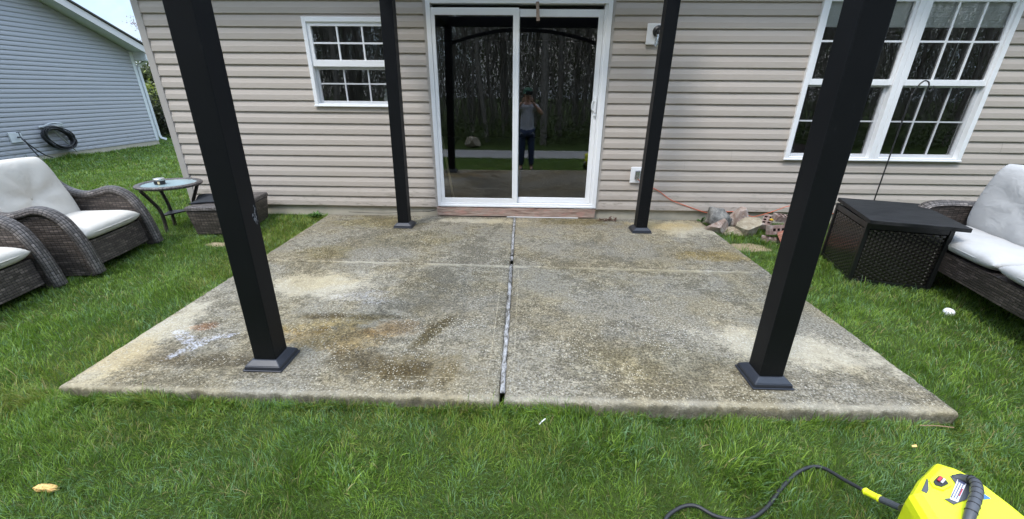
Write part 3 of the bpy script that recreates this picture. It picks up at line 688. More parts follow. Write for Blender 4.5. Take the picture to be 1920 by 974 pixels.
# right double window
mb = MB()
for a, b in ((2.990, 3.934), (3.936, 4.862)): ring(mb, a, b, .703, 2.25, .050, -.042, .07, .022, .05)
mb.box(2.98, 4.87, -.048, -.036, .690, .708)
win = mb.build('double_window', M['white'], house, bevel=.004)
for a, b in ((3.040, 3.884), (3.986, 4.812)):
    mb = MB(); ring(mb, a, b, 1.436, 2.2, .030, -.026, .006, .056, .036); mb.build('upper_sash', M['white'], win, bevel=.003)
    mb = MB(); ring(mb, a, b, .725, 1.45, .034, .012, .04, .032, .03); mb.build('lower_sash', M['vinyl_grey'], win, bevel=.003)
    i0, i1 = a+.03, b-.03; th = (i1-i0)/3
    mb = MB(); muntins(mb, (i0+th, i0+2*th), (1.83,), i0, i1, 1.492, 2.164, -.020, -.008, .017); mb.build('upper_muntins', M['white'], win)
    mb = MB(); muntins(mb, (i0+th, i0+2*th), (1.09,), i0+.004, i1-.004, .757, 1.43, .018, .028, .014); mb.build('lower_muntins', M['vinyl_grey'], win)
    pane('upper_glass', i0, i1, 1.492, 2.164, -.006, win); pane('lower_glass', i0+.004, i1-.004, .757, 1.42, .030, win)
    mb = MB()
    for k in range(11): mb.obox(((a+b)/2, .022, 1.985+k*.021), (1, 0, 0), (0, .30, .954), (0, -.954, .30), (b-a)/2-.02, .0115, .0012)
    mb.box(a+.02, b-.02, .010, .034, 1.955, 1.975); mb.build('blind', M['blind'], win)
mb = MB(); mb.tube([(4.47, .06, 2.18), (4.46, .062, 1.6), (4.455, .062, 1.5)], .004, 6); mb.build('blind_wand', M['white'], win)

# ------------------------------------------------------------------ wall fittings
t = thing('wall_lamp', 'small outdoor lamp with clear shade on white wall block', 'lamp', (1.425, -.02, 1.88))
mb = MB(); mb.box(-.075, .075, -.022, .0, -.092, .092); mb.build('mounting_block', M['white'], t, bevel=.004)
mb = MB(); mb.lathe([(0, 0), (.052, 0), (.052, .018), (.03, .03), (0, .03)], seg=28); b = mb.build('back_plate', M['black_plastic'], t, smooth=False, bevel=.002); b.rotation_euler = (R(90), 0, 0); b.location = (.03, -.022, .022)
mb = MB(); mb.tube([(.03, -.05, .03), (.03, -.085, .035), (.03, -.10, .02)], .009, 8, smooth_n=4); mb.lathe([(0, .03), (.026, .028), (.034, .0), (.034, -.012)], .03, -.10, 20); mb.build('lamp_arm', M['black_plastic'], t, smooth=True)
mb = MB(); mb.lathe([(.032, -.008), (.038, -.04), (.042, -.10), (.040, -.118), (.036, -.118), (.038, -.10), (.034, -.04), (.029, -.008)], .03, -.10, 24); mb.build('lamp_shade', M['clear'], t, smooth=True)
mb = MB(); mb.lathe([(0, -.01), (.012, -.02), (.024, -.055), (.018, -.085), (0, -.095)], .03, -.10, 16); mb.build('bulb', M['glow_glass'], t, smooth=True)

t = thing('outlet_box', 'white covered outdoor power outlet low on the siding', 'outlet', (1.415, -.02, .505))
mb = MB(); mb.box(-.062, .062, -.02, 0, -.088, .088); mb.build('cover_plate', M['white'], t, bevel=.006)
mb = MB(); mb.box(-.02, .045, -.06, -.02, -.05, .055); mb.build('bubble_cover', M['clear'], t, bevel=.012, bseg=3)
mb = MB(); mb.box(-.012, .036, -.03, -.021, -.042, .044); mb.box(.0, .024, -.05, -.03, -.035, -.005); mb.build('socket', M['grey_plastic'], t, bevel=.003)

mb = MB()
mb.tube([(1.43, -.065, .47), (1.50, -.05, .41), (1.62, -.026, .362), (1.70, -.024, .325), (1.84, -.024, .232), (1.95, -.024, .19), (2.06, -.024, .153), (2.18, -.024, .112), (2.29, -.024, .085), (2.41, -.026, .092), (2.55, -.06, .112), (2.64, -.09, .10), (2.71, -.10, .085), (2.775, -.10, .068), (2.85, -.10, .085), (2.93, -.10, .112), (3.04, -.09, .150), (3.15, -.08, .190), (3.35, -.06, .20), (3.7, -.05, .1), (4.1, -.07, .0)], .0042, 8, smooth_n=5)
tag(mb.build('extension_cord', M['orange'], smooth=True), 'thin orange extension cord drooping along the foundation to the rocks', 'cord')

t = thing('security_bar', 'pale wooden stick leaning inside the left door glass', 'stick', (-.72, .09, .13))
mb = MB(); mb.tube([(.06, 0, .01), (-.05, .02, .75)], .013, 10); mb.build('rod', M['wood_pale'], t, smooth=True)
mb = MB(); mb.lathe([(0, 0), (.019, 0), (.019, .04), (.014, .045)], .062, 0, 12); mb.build('end_cap', M['black_plastic'], t)
mb = MB(); mb.prism([(-.017, 0), (.017, 0), (.015, .16), (-.015, .16)], 'y', -.012, .012)
ob = mb.build('hanging_wood_block', M['stone_pink'], bevel=.003); ob.location = (.276, -.055, 1.985); ob.rotation_euler = (0, R(-4), 0)
tag(ob, 'short worn wooden block hanging at the top of the right door panel', 'wooden block')
mb = MB(); mb.lathe([(0, 0), (.03, 0), (.035, .03), (.022, .07), (.014, .09), (.02, .11), (.012, .13), (0, .135)], 0, 0, 16); ob = mb.build('figurine', M['white'], smooth=True); ob.location = (-1.335, .065, 1.235)
tag(ob, 'tiny white figurine behind the lower pane of small window', 'figurine')
t = thing('potted_plant', 'leafy plant inside the lower corner of the big window', 'plant', (3.13, .18, .78))
mb = MB(); mb.lathe([(0, -.1), (.05, -.1), (.065, .0), (.055, .0)], 0, 0, 16); mb.build('pot', M['white'], t, smooth=True)
mb = MB()
for k in range(60):
    a = random.uniform(0, 6.3); r = random.uniform(.01, .09); h = random.uniform(0, .17); c = Vector((r*math.cos(a), r*math.sin(a), h)); d = Vector((math.cos(a), math.sin(a), random.uniform(-.3, .6)))*.03; s_ = Vector((-math.sin(a), math.cos(a), 0))*.012
    mb.quad([c-s_*.3, c+d*.5-s_, c+d, c+d*.5+s_])
mb.build('foliage', M['leaf'], t, fixn=False)

# ------------------------------------------------------------------ gazebo
gz_root = thing('gazebo', 'black metal gazebo frame whose four posts stand on the patio', 'gazebo', (0, 0, 0))
PW = .0575
posts = [((-1.165, -2.970), .036/1.6, 0), ((1.4345, -3.010), -.021/1.6, 0), ((-1.120, -.455), .040/2, 0), ((1.410, -.490), .016/2, 0)]
SC = (.032, .805)
for i, ((px, py), lx, ly) in enumerate(posts):
    mb = MB(); H = 2.30
    mb.frustum(0, 0, .02, H, PW, PW, PW, PW)
    ob = mb.build('post', M['post'], gz_root, bevel=.004); ob.location = (px, py, 0); ob.rotation_euler = (0, math.atan(lx), 0)
    mb = MB(); mb.frustum(0, 0, .001, .010, .103, .103, .102, .102); mb.frustum(0, 0, .010, .028, .096, .096, .093, .093); mb.frustum(0, 0, .028, .052, .092, .092, PW+.006, PW+.006)
    b = mb.build('base_plate', M['base_metal'], ob, bevel=.004, bseg=3)
    b.rotation_euler = (0, -math.atan(lx), 0)
    if i == 0:
        mb = MB()
        for k in range(26):
            yy = SC[0]+random.gauss(0, .006); zz = SC[1]+random.gauss(0, .018); r_ = random.uniform(.002, .006)
            mb.quad([(PW+.0012, yy-r_*.5, zz-r_*1.6), (PW+.0012, yy+r_*.5, zz-r_*.6), (PW+.0012, yy+r_*.7, zz+r_*1.5), (PW+.0012, yy-r_*.3, zz+r_*.9)])
        mb.build('scuff', simple('grey_scuff', (.22, .22, .23), .8, var=.5, scale=90), ob, fixn=False)
bx = [-1.13, 1.39]; by = [-2.99, -.47]
for y in by:
    mb = MB(); mb.box(bx[0]-.25, bx[1]+.25, y-.04, y+.04, 2.30, 2.44); mb.build('beam', M['post'], gz_root, bevel=.004)
    mb = MB(); n_ = 16
    for k in range(n_):
        u0, u1 = k/n_, (k+1)/n_; f_ = lambda u: (2.29 if y < -1 else 2.36)-(.22 if y < -1 else .12)*(2*u-1)**2
        xa, xb = bx[0]+u0*(bx[1]-bx[0]), bx[0]+u1*(bx[1]-bx[0])
        mb.prism([(xa, f_(u0)-.05), (xb, f_(u1)-.05), (xb, f_(u1)), (xa, f_(u0))], 'y', y-.025, y+.025)
    mb.build('arched_brace', M['post'], gz_root)
for x in bx:
    mb = MB(); mb.box(x-.04, x+.04, by[0]+.042, by[1]-.042, 2.305, 2.435); mb.build('beam', M['post'], gz_root, bevel=.004)
mb = MB(); ap = Vector((.13, -1.73, 3.05)); e = .32
cs = [Vector((bx[0]-e, by[0]-e, 2.45)), Vector((bx[1]+e, by[0]-e, 2.45)), Vector((bx[1]+e, by[1]+.1, 2.45)), Vector((bx[0]-e, by[1]+.1, 2.45))]
for k in range(4):
    mb = MB(); a = cs[k]; mb.tube([a-Vector((0, 0, .04)), ap-Vector((0, 0, .05))], .02, 6); mb.build('rafter', M['post'], gz_root)

# ------------------------------------------------------------------ cushions
def pillow(mb, w_, h_, t_, n=5.0, nu=26, nv=26, dips=(), wrinkle=0, corner=.0):
    """local: x across, y up, z thickness"""
    def th(u, v):
        a = (1-abs(2*u-1)**n)**.42*(1-abs(2*v-1)**n)**.42
        return a
    def P(side):
        def f(i, j):
            u = .5-.5*math.cos(math.pi*i); v = .5-.5*math.cos(math.pi*j)
            X, Y = (2*u-1), (2*v-1)
            k = 1-corner*(X*X*Y*Y)
            x, y = X*w_/2*k, Y*h_/2*k; z = th(u, v)*t_/2
            for (dx, dy, r, d) in dips:
                q = math.hypot(x-dx, y-dy); an = math.atan2(y-dy, x-dx)
                z -= d*math.exp(-q/r)*(1+.0*an); z -= wrinkle*math.exp(-((q-r*1.6)/(r*1.6))**2)*(.5+.5*math.sin(an*7+dx*9))
            return (x, y, z*side if z > 0 else 0)
        return f
    mb.grid(P(1), nu, nv); mb.grid(P(-1), nu, nv)
    return mb

# ------------------------------------------------------------------ wicker chair
ARM = [(-.29, .80), (-.25, .745), (-.19, .665), (-.12, .595), (-.03, .55), (.06, .54), (.15, .56), (.23, .582), (.31, .568), (.385, .505), (.43, .41), (.462, .30), (.482, .18), (.495, .07)]
def arm_mesh(y0, y1):
    pts = crom([Vector((a, 0, b)) for a, b in ARM], 4); mb = MB(); cy = (y0+y1)/2; hw = (y1-y0)/2
    L = 0; prevs = None
    cross = [(-1, -.02), (-.97, .0), (-.8, .018), (-.4, .028), (0, .031), (.4, .028), (.8, .018), (.97, .0), (1, -.02), (.85, -.028), (-.85, -.028)]
    ringpts = []
    for k, p in enumerate(pts):
        a = pts[max(0, k-1)]; b = pts[min(len(pts)-1, k+1)]; t_ = (b-a).normalized(); nrm = Vector((-t_.z, 0, t_.x))
        if nrm.z < 0 and k < 3: nrm = -nrm
        ringpts.append([p + nrm*q[1] + Vector((0, cy+hw*q[0], 0)) for q in cross])
        if k: L += (p-pts[k-1]).length
        if k:
            for j in range(len(cross)):
                j2 = (j+1) % len(cross)
                v0, v1 = j/8*.14, (j+1)/8*.14
                mb.quad([ringpts[k-1][j], ringpts[k-1][j2], ringpts[k][j2], ringpts[k][j]], [(Lp, v0), (Lp, v1), (L, v1), (L, v0)])
        Lp = L
    return mb, pts
def make_chair():
    r = thing('wicker_chair', 'x', 'chair')
    for s in (1, -1):
        y0, y1 = (.335, .43) if s == 1 else (-.43, -.335)
        mb, pts = arm_mesh(y0, y1); arm = mb.build('arm', M['wicker_band'], r, smooth=True, weld=True)
        poly = [(p.x-.012 if p.x > .35 else p.x, p.z-.02) for p in pts] + [(-.22, .07), (-.25, .3)]
        mb = MB(); mb.prism(poly, 'y', y0+.018, y1-.018); mb.build('side_panel', M['wicker'], arm)
    mb = MB(); mb.grid(lambda u, v: (.435-.02*v+.02*math.sin(math.pi*u), -.335+.67*u, .10+.20*v), 10, 6, uvs=(.67, .2)); mb.box(-.20, .40, -.334, .334, .10, .285); mb.build('front_panel', M['wicker'], r)
    mb = MB()
    mb.grid(lambda u, v: (-.21-.10*v-.02*math.sin(math.pi*u), -.335+.67*u, .12+.67*v), 10, 8, uvs=(.67, .7)); mb.grid(lambda u, v: (-.17-.12*v, -.335+.67*u, .25+.535*v), 8, 6, uvs=(.67, .56))
    mb.build('back_panel', M['wicker'], r, fixn=False)
    mb = MB(); mb.tube([(-.30, -.36, .79), (-.315, 0, .81), (-.30, .36, .79)], .035, 10, smooth_n=6); mb.build('back_rail', M['wicker_band'], r, smooth=True)
    mb = MB(); pillow(mb, .665, .64, .135, 6, corner=.02); s = mb.build('seat_cushion', M['cushion'], r, smooth=True, weld=True); s.rotation_euler = (0, R(-2), R(90)); s.location = (.135, 0, .355)
    s.rotation_euler = (0, 0, R(90))
    mb = MB()
    def rim(u, z_): 
        a = 2*math.pi*u; c, q = math.cos(a), math.sin(a); n_ = 6
        k = 1/((abs(c)**n_+abs(q)**n_)**(1/n_)); return (.321*k*c, .333*k*q, 0)
    mb.tube([rim(k/60, .355+.0) for k in range(60)], .0045, 6, closed=True); mb.build('piping', M['cushion'], s, smooth=True).rotation_euler = (0, 0, R(-90))
    mb = MB(); pillow(mb, .67, .60, .20, 4.5, 34, 34, dips=((0, -.02, .085, .085),), wrinkle=.020, corner=.05); s = mb.build('back_cushion', M['cushion'], r, smooth=True, weld=True)
    s.rotation_euler = (R(90), 0, R(90)); s.rotation_mode = 'XYZ'
    s.matrix_basis = Matrix.Translation((-.115, 0, .605)) @ Matrix.Rotation(R(-16), 4, 'Y') @ Matrix(((0, 0, 1, 0), (1, 0, 0, 0), (0, 1, 0, 0), (0, 0, 0, 1)))
    mb = MB(); mb.lathe([(0, .008), (.012, .005), (.016, -.004)], 0, -.02, 14); b = mb.build('button', M['cushion'], s, smooth=True); b.location = (0, 0, .020)
    mb = MB(); mb.tube([(.30*math.cos(a*math.pi/20), .30*math.sin(a*math.pi/20), .03) for a in range(40)], .011, 8, closed=True)
    for a in (0, 90): c, q = math.cos(R(a+20)), math.sin(R(a+20)); mb.tube([(-.3*c, -.3*q, .03), (0, 0, .05), (.3*c, .3*q, .03)], .010, 8, smooth_n=3)
    mb.tube([(0, 0, .05), (0, 0, .12)], .03, 12); mb.build('swivel_base', M['base_metal'], r, smooth=True)
    return r
ch1 = make_chair(); ch1.location = (-3.77, -1.53, -.075); ch1.rotation_euler = (0, 0, R(10))
ch2 = copy_tree(ch1); ch2.location = (-3.76, -2.48, -.085); ch2.rotation_euler = (0, 0, R(6))
G = 'cushioned wicker chairs on the left lawn'
tag(ch1, 'wicker swivel chair with tufted cream back cushion beside the side table', 'chair', G)
tag(ch2, 'wicker chair nearest the camera on the left, showing only seat and arm', 'chair', G)

# side table
t = thing('side_table', 'round glass-topped wicker table with three curved legs', 'table', (-3.52, -.55, -.055), R(0))
TZ = .495
mb = MB(); mb.lathe([(.235, TZ-.012), (.262, TZ-.02), (.285, TZ-.012), (.292, TZ), (.285, TZ+.012), (.262, TZ+.018), (.238, TZ+.010), (.235, TZ-.012)], seg=48)
b = mb.build('rim', M['wicker_band'], t, smooth=True)
mb = MB(); mb.lathe([(0, TZ+.004), (.243, TZ+.004), (.243, TZ-.004), (0, TZ-.004)], seg=48); mb.build('glass_top', M['table_glass'], t)
legs = [(-112, .27), (62, .27), (155, .25)]
for a, rr in legs:
    c, s = math.cos(R(a)), math.sin(R(a))
    mb = MB(); mb.tube([(rr*c, rr*s, TZ-.02), (rr*.80*c, rr*.80*s, TZ-.12), (rr*.60*c, rr*.60*s, .26), (rr*.56*c, rr*.56*s, .13), (rr*.60*c, rr*.60*s, .0)], .0165, 8, smooth_n=5)
    mb.build('leg', M['wicker_dark'], t, smooth=True)
mb = MB(); mb.prism([(.16*math.cos(R(a)), .16*math.sin(R(a))) for a, _ in sorted(legs)], 'z', .185, .197); mb.build('shelf', M['wicker_dark'], t)
t = thing('lidded_tin', 'small round silver tin sitting on the glass side table', 'tin', (-3.585, -.585, TZ-.048))
mb = MB(); mb.lathe([(0, 0), (.048, 0), (.048, .035), (.046, .037)], seg=24); mb.build('body', M['black_plastic'], t, smooth=False)
mb = MB(); mb.lathe([(.05, .036), (.051, .052), (.045, .058), (0, .06)], seg=24); mb.build('lid', M['tin'], t)
mb = MB(); mb.box(.02, .04, -.052, -.046, .006, .03); mb.build('sticker', M['gold'], t)

# ottoman
t = thing('ottoman', 'wicker ottoman against the house wall with black cloth on top', 'ottoman', (-2.985, -.48, -.045), R(8))
def ott(mb, grow=0):
    z0, z1 = .0, .315
    mb.frustum(0, 0, .02, .275, .225, .30, .255, .335)
mb = MB(); ott(mb); mb.build('body', M['wicker'], t, bevel=.012)
mb = MB(); mb.frustum(0, 0, .276, .318, .262, .345, .256, .339); mb.build('lid', M['wicker_band'], t, bevel=.012, bseg=3)
mb = MB()
mb.grid(lambda u, v: (-.16+.34*u+.02*math.sin(v*5), -.10+.36*v+.03*math.sin(u*4), .327+.012*float(hnoise(u, v, .3, 3))+.012*math.sin(u*7)*v), 20, 20)
ob = mb.build('folded_cloth', M['cloth_black'], smooth=True); ob.location = (-3.08, -.62, -.036); ob.rotation_euler = (0, 0, R(20)); sm = ob.modifiers.new('solid', 'SOLIDIFY'); sm.thickness = .012
tag(ob, 'black folded cloth draped over the wicker ottoman', 'cloth')

# ------------------------------------------------------------------ fire table
t = thing('fire_pit_table', 'black square fire-pit table with woven side panels and flat lid', 'fire table', (3.175, -1.385, -.07), R(-16))
hx, hy, hz = .275, .33, .52
mb = MB()
for sx in (-1, 1):
    for sy in (-1, 1): mb.box(sx*hx-.028*(sx > 0)*1-(0 if sx > 0 else 0), sx*hx+.028*(sx < 0), sy*hy-.028*(sy > 0), sy*hy+.028*(sy < 0), 0, hz)
mb.box(-hx+.03, hx-.03, -hy+.004, -hy+.02, .015, .05); mb.box(-hx+.03, hx-.03, -hy+.004, -hy+.02, hz-.05, hz-.005)
mb.box(-hx+.004, -hx+.02, -hy+.03, hy-.03, .015, .05); mb.box(-hx+.004, -hx+.02, -hy+.03, hy-.03, hz-.05, hz-.005)
mb.box(-hx+.03, hx-.03, hy-.02, hy-.004, .015, .05); mb.box(hx-.02, hx-.004, -hy+.03, hy-.03, .015, .05)
mb.build('frame', M['metal_black'], t, bevel=.002)
mb = MB(); mb.box(-hx+.022, hx-.022, -hy+.022, hy-.022, .01, hz-.01); mb.build('inner_box', M['black_plastic'], t)
strap = simple('bronze_black_strap', (.012, .0105, .0095), .24, spec=.8, var=.4, scale=60)
def weave(L, face):
    mb = MB(); nr, nc = 26, 9; rh = (hz-.11)/nr; cw = (L-.075)/nc
    for r_ in range(nr):
        for c_ in range(-1, nc+1):
            a = -L/2+.0375+(c_+(.5 if r_ % 2 else 0))*cw; b = a+cw*.96; a = max(a, -L/2+.03); b = min(b, L/2-.03)
            if b-a < .01: continue
            z0 = .052+r_*rh; z1 = z0+rh*.90; m_ = (a+b)/2
            for (u0, u1, d0, d1) in ((a, a+(b-a)*.25, .0, .007), (a+(b-a)*.25, b-(b-a)*.25, .007, .007), (b-(b-a)*.25, b, .007, .0)):
                P = lambda u, d, z: (u, -hy+.016-d, z) if face == 'y' else (-hx+.016-d, u, z)
                mb.quad([P(u0, d0, z0), P(u1, d1, z0), P(u1, d1, z1), P(u0, d0, z1)])
                mb.quad([P(u0, d0, z1), P(u1, d1, z1), P(u1, d1-.007, z1+.004), P(u0, d0-.007, z1+.004)])
    return mb
for fc, L, nm in (('y', 2*hx, 'woven_panel'), ('x', 2*hy, 'woven_panel')):
    p = weave(L, fc).build(nm, strap, t, fixn=False)
    q = p.copy(); COL.objects.link(q); q.parent = t; q.rotation_euler = (0, 0, math.pi)
mb = MB(); lid_h = .024
mb.frustum(0, 0, 0, .030, .300, .400, .300, .400); 
lidm, n = newmat('black_slate_lid'); p_ = n.pos(); kk = n.noise(n.scl(p_, (1, 6, 1)), 6, 7, .7)
finish(n, n.mix(n.ss(kk, .35, .7), (.006, .0065, .007), (.028, .028, .029)), .55, n.bump(kk, .5, .004), .25)
lid = mb.build('lid', lidm, t, bevel=.003); lid.location = (.03, -.01, hz+.004); lid.rotation_euler = (0, 0, R(-3))

# ------------------------------------------------------------------ loveseat
t = thing('loveseat', 'wicker outdoor loveseat with pale grey cushions behind the fire table', 'sofa', (3.70, -2.30, -.08), R(168))
# local: +x is the front; y runs along the seat
SH = .35; SL = .95
mb = MB(); mb.grid(lambda u, v: (.45+.01*math.sin(math.pi*u), -SL+2*SL*u, .20+.15*v), 12, 4, uvs=(2*SL, .15)); mb.box(-.40, .44, -SL, SL, .20, .345); mb.build('seat_frame', M['wicker_dark'], t)
for s in (1, -1):
    pts = [Vector((-.42, 0, .65)), Vector((-.2, 0, .625)), Vector((.05, 0, .615)), Vector((.25, 0, .61)), Vector((.37, 0, .57)), Vector((.43, 0, .44)), Vector((.45, 0, .3)), Vector((.455, 0, .18))]
    cr = crom(pts, 4); y0, y1 = (SL, SL+.12) if s == 1 else (-SL-.12, -SL)
    mb = MB(); Lp = 0
    for k in range(1, len(cr)):
        a, b = cr[k-1], cr[k]; L = Lp+(b-a).length
        for (q0, w0), (q1, w1) in (((0, -.012), (.2, .012)), ((.2, .012), (.5, .02)), ((.5, .02), (.8, .012)), ((.8, .012), (1, -.012))):
            na = Vector((-(b-a).z, 0, (b-a).x)).normalized()
            mb.quad([a+na*w0+Vector((0, y0+(y1-y0)*q0, 0)), a+na*w1+Vector((0, y0+(y1-y0)*q1, 0)), b+na*w1+Vector((0, y0+(y1-y0)*q1, 0)), b+na*w0+Vector((0, y0+(y1-y0)*q0, 0))], [(Lp, q0*.14), (Lp, q1*.14), (L, q1*.14), (L, q0*.14)])
        Lp = L
    arm = mb.build('arm', M['wicker_band'], t, smooth=True, weld=True)
    mb = MB(); mb.prism([(p.x-.008, p.z-.01) for p in cr]+[(-.42, .18)], 'y', y0+.012, y1-.012); mb.build('side_panel', M['wicker_dark'], arm)
mb = MB(); mb.grid(lambda u, v: (-.40-.10*v, -SL+2*SL*u, .12+.62*v), 12, 6, uvs=(2*SL, .62)); mb.grid(lambda u, v: (-.36-.10*v, -SL+2*SL*u, .3+.44*v), 12, 6, uvs=(2*SL, .44)); mb.build('back_panel', M['wicker_dark'], t, fixn=False)
MR = Matrix(((0, 0, 1, 0), (1, 0, 0, 0), (0, 1, 0, 0), (0, 0, 0, 1)))
for s in (-1, 1):
    mb = MB(); pillow(mb, SL-.02, .80, .13, 7, corner=.02); c = mb.build('seat_cushion', M['cushion2'], t, smooth=True, weld=True); c.location = (.06, s*SL/2, .405); c.rotation_euler = (0, 0, R(90))
    mb = MB()
    for zz in (.0,):
        mb.tube([(lambda a: (.396*1/((abs(math.cos(a))**7+abs(math.sin(a))**7)**(1/7))*math.cos(a), (SL/2-.012)*1/((abs(math.cos(a))**7+abs(math.sin(a))**7)**(1/7))*math.sin(a), zz))(2*math.pi*k/60) for k in range(60)], .005, 6, closed=True)
    pp = mb.build('piping', M['cushion2'], c, smooth=True); pp.rotation_euler = (0, 0, R(-90))
    mb = MB(); pillow(mb, SL+.02, .56, .22, 3.6, 30, 30, dips=((.0, .0, .1, .03),), wrinkle=.016, corner=.07); c = mb.build('back_cushion', M['cushion2'], t, smooth=True, weld=True)
    c.matrix_basis = Matrix.Translation((.015, s*SL/2, .69)) @ Matrix.Rotation(R(-9), 4, 'Y') @ MR
for x in (-.36, .38):
    for y in (-SL-.04, SL+.04):
        mb = MB(); mb.box(x-.02, x+.02, y-.02, y+.02, 0, .178); mb.build('foot', M['black_plastic'], t)

# shepherd hook
mb = MB(); mb.tube([(3.93, -.25, -.1), (3.93, -.25, .5), (3.93, -.25, 1.28), (3.937, -.25, 1.36), (3.965, -.25, 1.435), (4.005, -.25, 1.475), (4.045, -.25, 1.468), (4.062, -.25, 1.44), (4.062, -.25, 1.405), (4.075, -.25, 1.385), (4.10, -.25, 1.395), (4.112, -.25, 1.43)], .0065, 8, smooth_n=5)
tag(mb.build('shepherd_hook', M['black_plastic'], smooth=True), 'thin black metal plant hook standing before the big window', 'garden hook')

# ------------------------------------------------------------------ rocks and bricks
def rock(name, mat, loc, size, rot, seed, label):
    bm = bmesh.new(); bmesh.ops.create_icosphere(bm, subdivisions=4, radius=1)
    rs = np.random.default_rng(seed); pl = [(Vector(rs.normal(size=3)).normalized(), rs.uniform(.42, .72)) for _ in range(11)]
    for v in bm.verts:
        p = v.co.copy()
        for nrm, d in pl:
            k = p.dot(nrm)
            if k > d: p -= nrm*(k-d)*.98
        h = float(hnoise(p.x*3+seed, p.y*3+p.z*2, .5, seed))-.5; p *= 1+h*.10
        h2 = float(hnoise(p.x*11+seed, p.y*11+p.z*7, .5, seed+1))-.5; p *= 1+h2*.03
        v.co = Vector((p.x*size[0], p.y*size[1], p.z*size[2]))
    me = bpy.data.meshes.new(name); bm.to_mesh(me); bm.free(); me.materials.append(mat)
    for f in me.polygons: f.use_smooth = False
    ob = bpy.data.objects.new(name, me); COL.objects.link(ob); ob.location = loc; ob.rotation_euler = tuple(R(a) for a in rot)
    return tag(ob, label, 'rock', 'rocks piled at the patio corner')
rock('rock', M['stone_grey'], (2.36, -.20, .055), (.23, .17, .19), (10, 15, 20), 3, 'big dark grey boulder, largest rock by the foundation')
rock('rock', M['stone_pink'], (2.555, -.19, .075), (.17, .15, .20), (20, -25, 40), 11, 'upright pinkish speckled rock behind, right of the grey boulder')
rock('rock', M['stone_pink'], (2.265, -.385, .01), (.14, .115, .125), (0, 30, 10), 21, 'small pale pink rock in front of the grey boulder')
rock('rock', M['stone_tan'], (2.44, -.41, -.03), (.11, .10, .10), (30, 10, 60), 31, 'smallest orange-edged rock low in the grass between others')
rock('rock', M['stone_buff'], (2.585, -.40, .0), (.19, .15, .165), (5, 10, -15), 41, 'smooth buff rounded rock beside the bricks')
def brick(mat, loc, rot, label, nh=3, size=(.20, .095, .06)):
    L, W, H = size; t = thing('brick', label, 'brick', loc, 0, 'loose bricks heaped by the rocks'); t.rotation_euler = tuple(R(a) for a in rot)
    # body with real core holes running along z
    xs = [-L/2]; hw = .015; hy = .014
    rows = (-.024, .024) if nh > 3 else (0.0,); cols = 3
    cx = [(-L/4)+k*L/4 for k in range(cols)]
    bx_ = [-L/2]+[q for c in cx for q in (c-hw, c+hw)]+[L/2]
    by_ = [-W/2]+[q for r_ in rows for q in (r_-hy, r_+hy)]+[W/2]
    mb = MB()
    for i in range(len(bx_)-1):
        for j in range(len(by_)-1):
            if i % 2 == 1 and j % 2 == 1:
                x0, x1, y0, y1 = bx_[i], bx_[i+1], by_[j], by_[j+1]
                for a, b in (((x0, y0), (x1, y0)), ((x1, y0), (x1, y1)), ((x1, y1), (x0, y1)), ((x0, y1), (x0, y0))):
                    mb.quad([(a[0], a[1], -H/2), (b[0], b[1], -H/2), (b[0], b[1], H/2), (a[0], a[1], H/2)], mi=1)
                continue
            for z in (-H/2, H/2): mb.quad([(bx_[i], by_[j], z), (bx_[i+1], by_[j], z), (bx_[i+1], by_[j+1], z), (bx_[i], by_[j+1], z)])
    for i in range(len(bx_)-1):
        for y in (-W/2, W/2): mb.quad([(bx_[i], y, -H/2), (bx_[i+1], y, -H/2), (bx_[i+1], y, H/2), (bx_[i], y, H/2)])
    for j in range(len(by_)-1):
        for x in (-L/2, L/2): mb.quad([(x, by_[j], -H/2), (x, by_[j+1], -H/2), (x, by_[j+1], H/2), (x, by_[j], H/2)])
    mb.build('brick_body', [mat, M['hole']], t, weld=True)
    return t
brick(M['brick_dull'], (2.80, -.55, .055), (75, 0, 12), 'dull brick on edge with three slots, next to buff rock')
brick(M['brick_dull'], (2.74, -.62, -.045), (0, 5, -25), 'grey-brown brick lying flat lowest in the brick heap', 6)
brick(M['brick_red'], (2.80, -.68, .02), (60, 8, 60), 'leaning red brick with paired holes in the middle of heap', 6)
brick(M['brick_red'], (2.88, -.72, .02), (70, -4, 30), 'bright orange-red brick with big holes at the front', 3)
brick(M['brick_dull'], (2.84, -.28, .06), (0, -22, 55), 'dark sloping brick at the back top of the heap', 6)
brick(M['brick_dull'], (2.99, -.30, .11), (12, 8, 5), 'pale brick lying on top with holes upward', 6)
brick(M['brick_dull'], (2.98, -.50, .06), (15, 0, 75), 'mortar-smeared brick half hidden behind the right front post', 6)

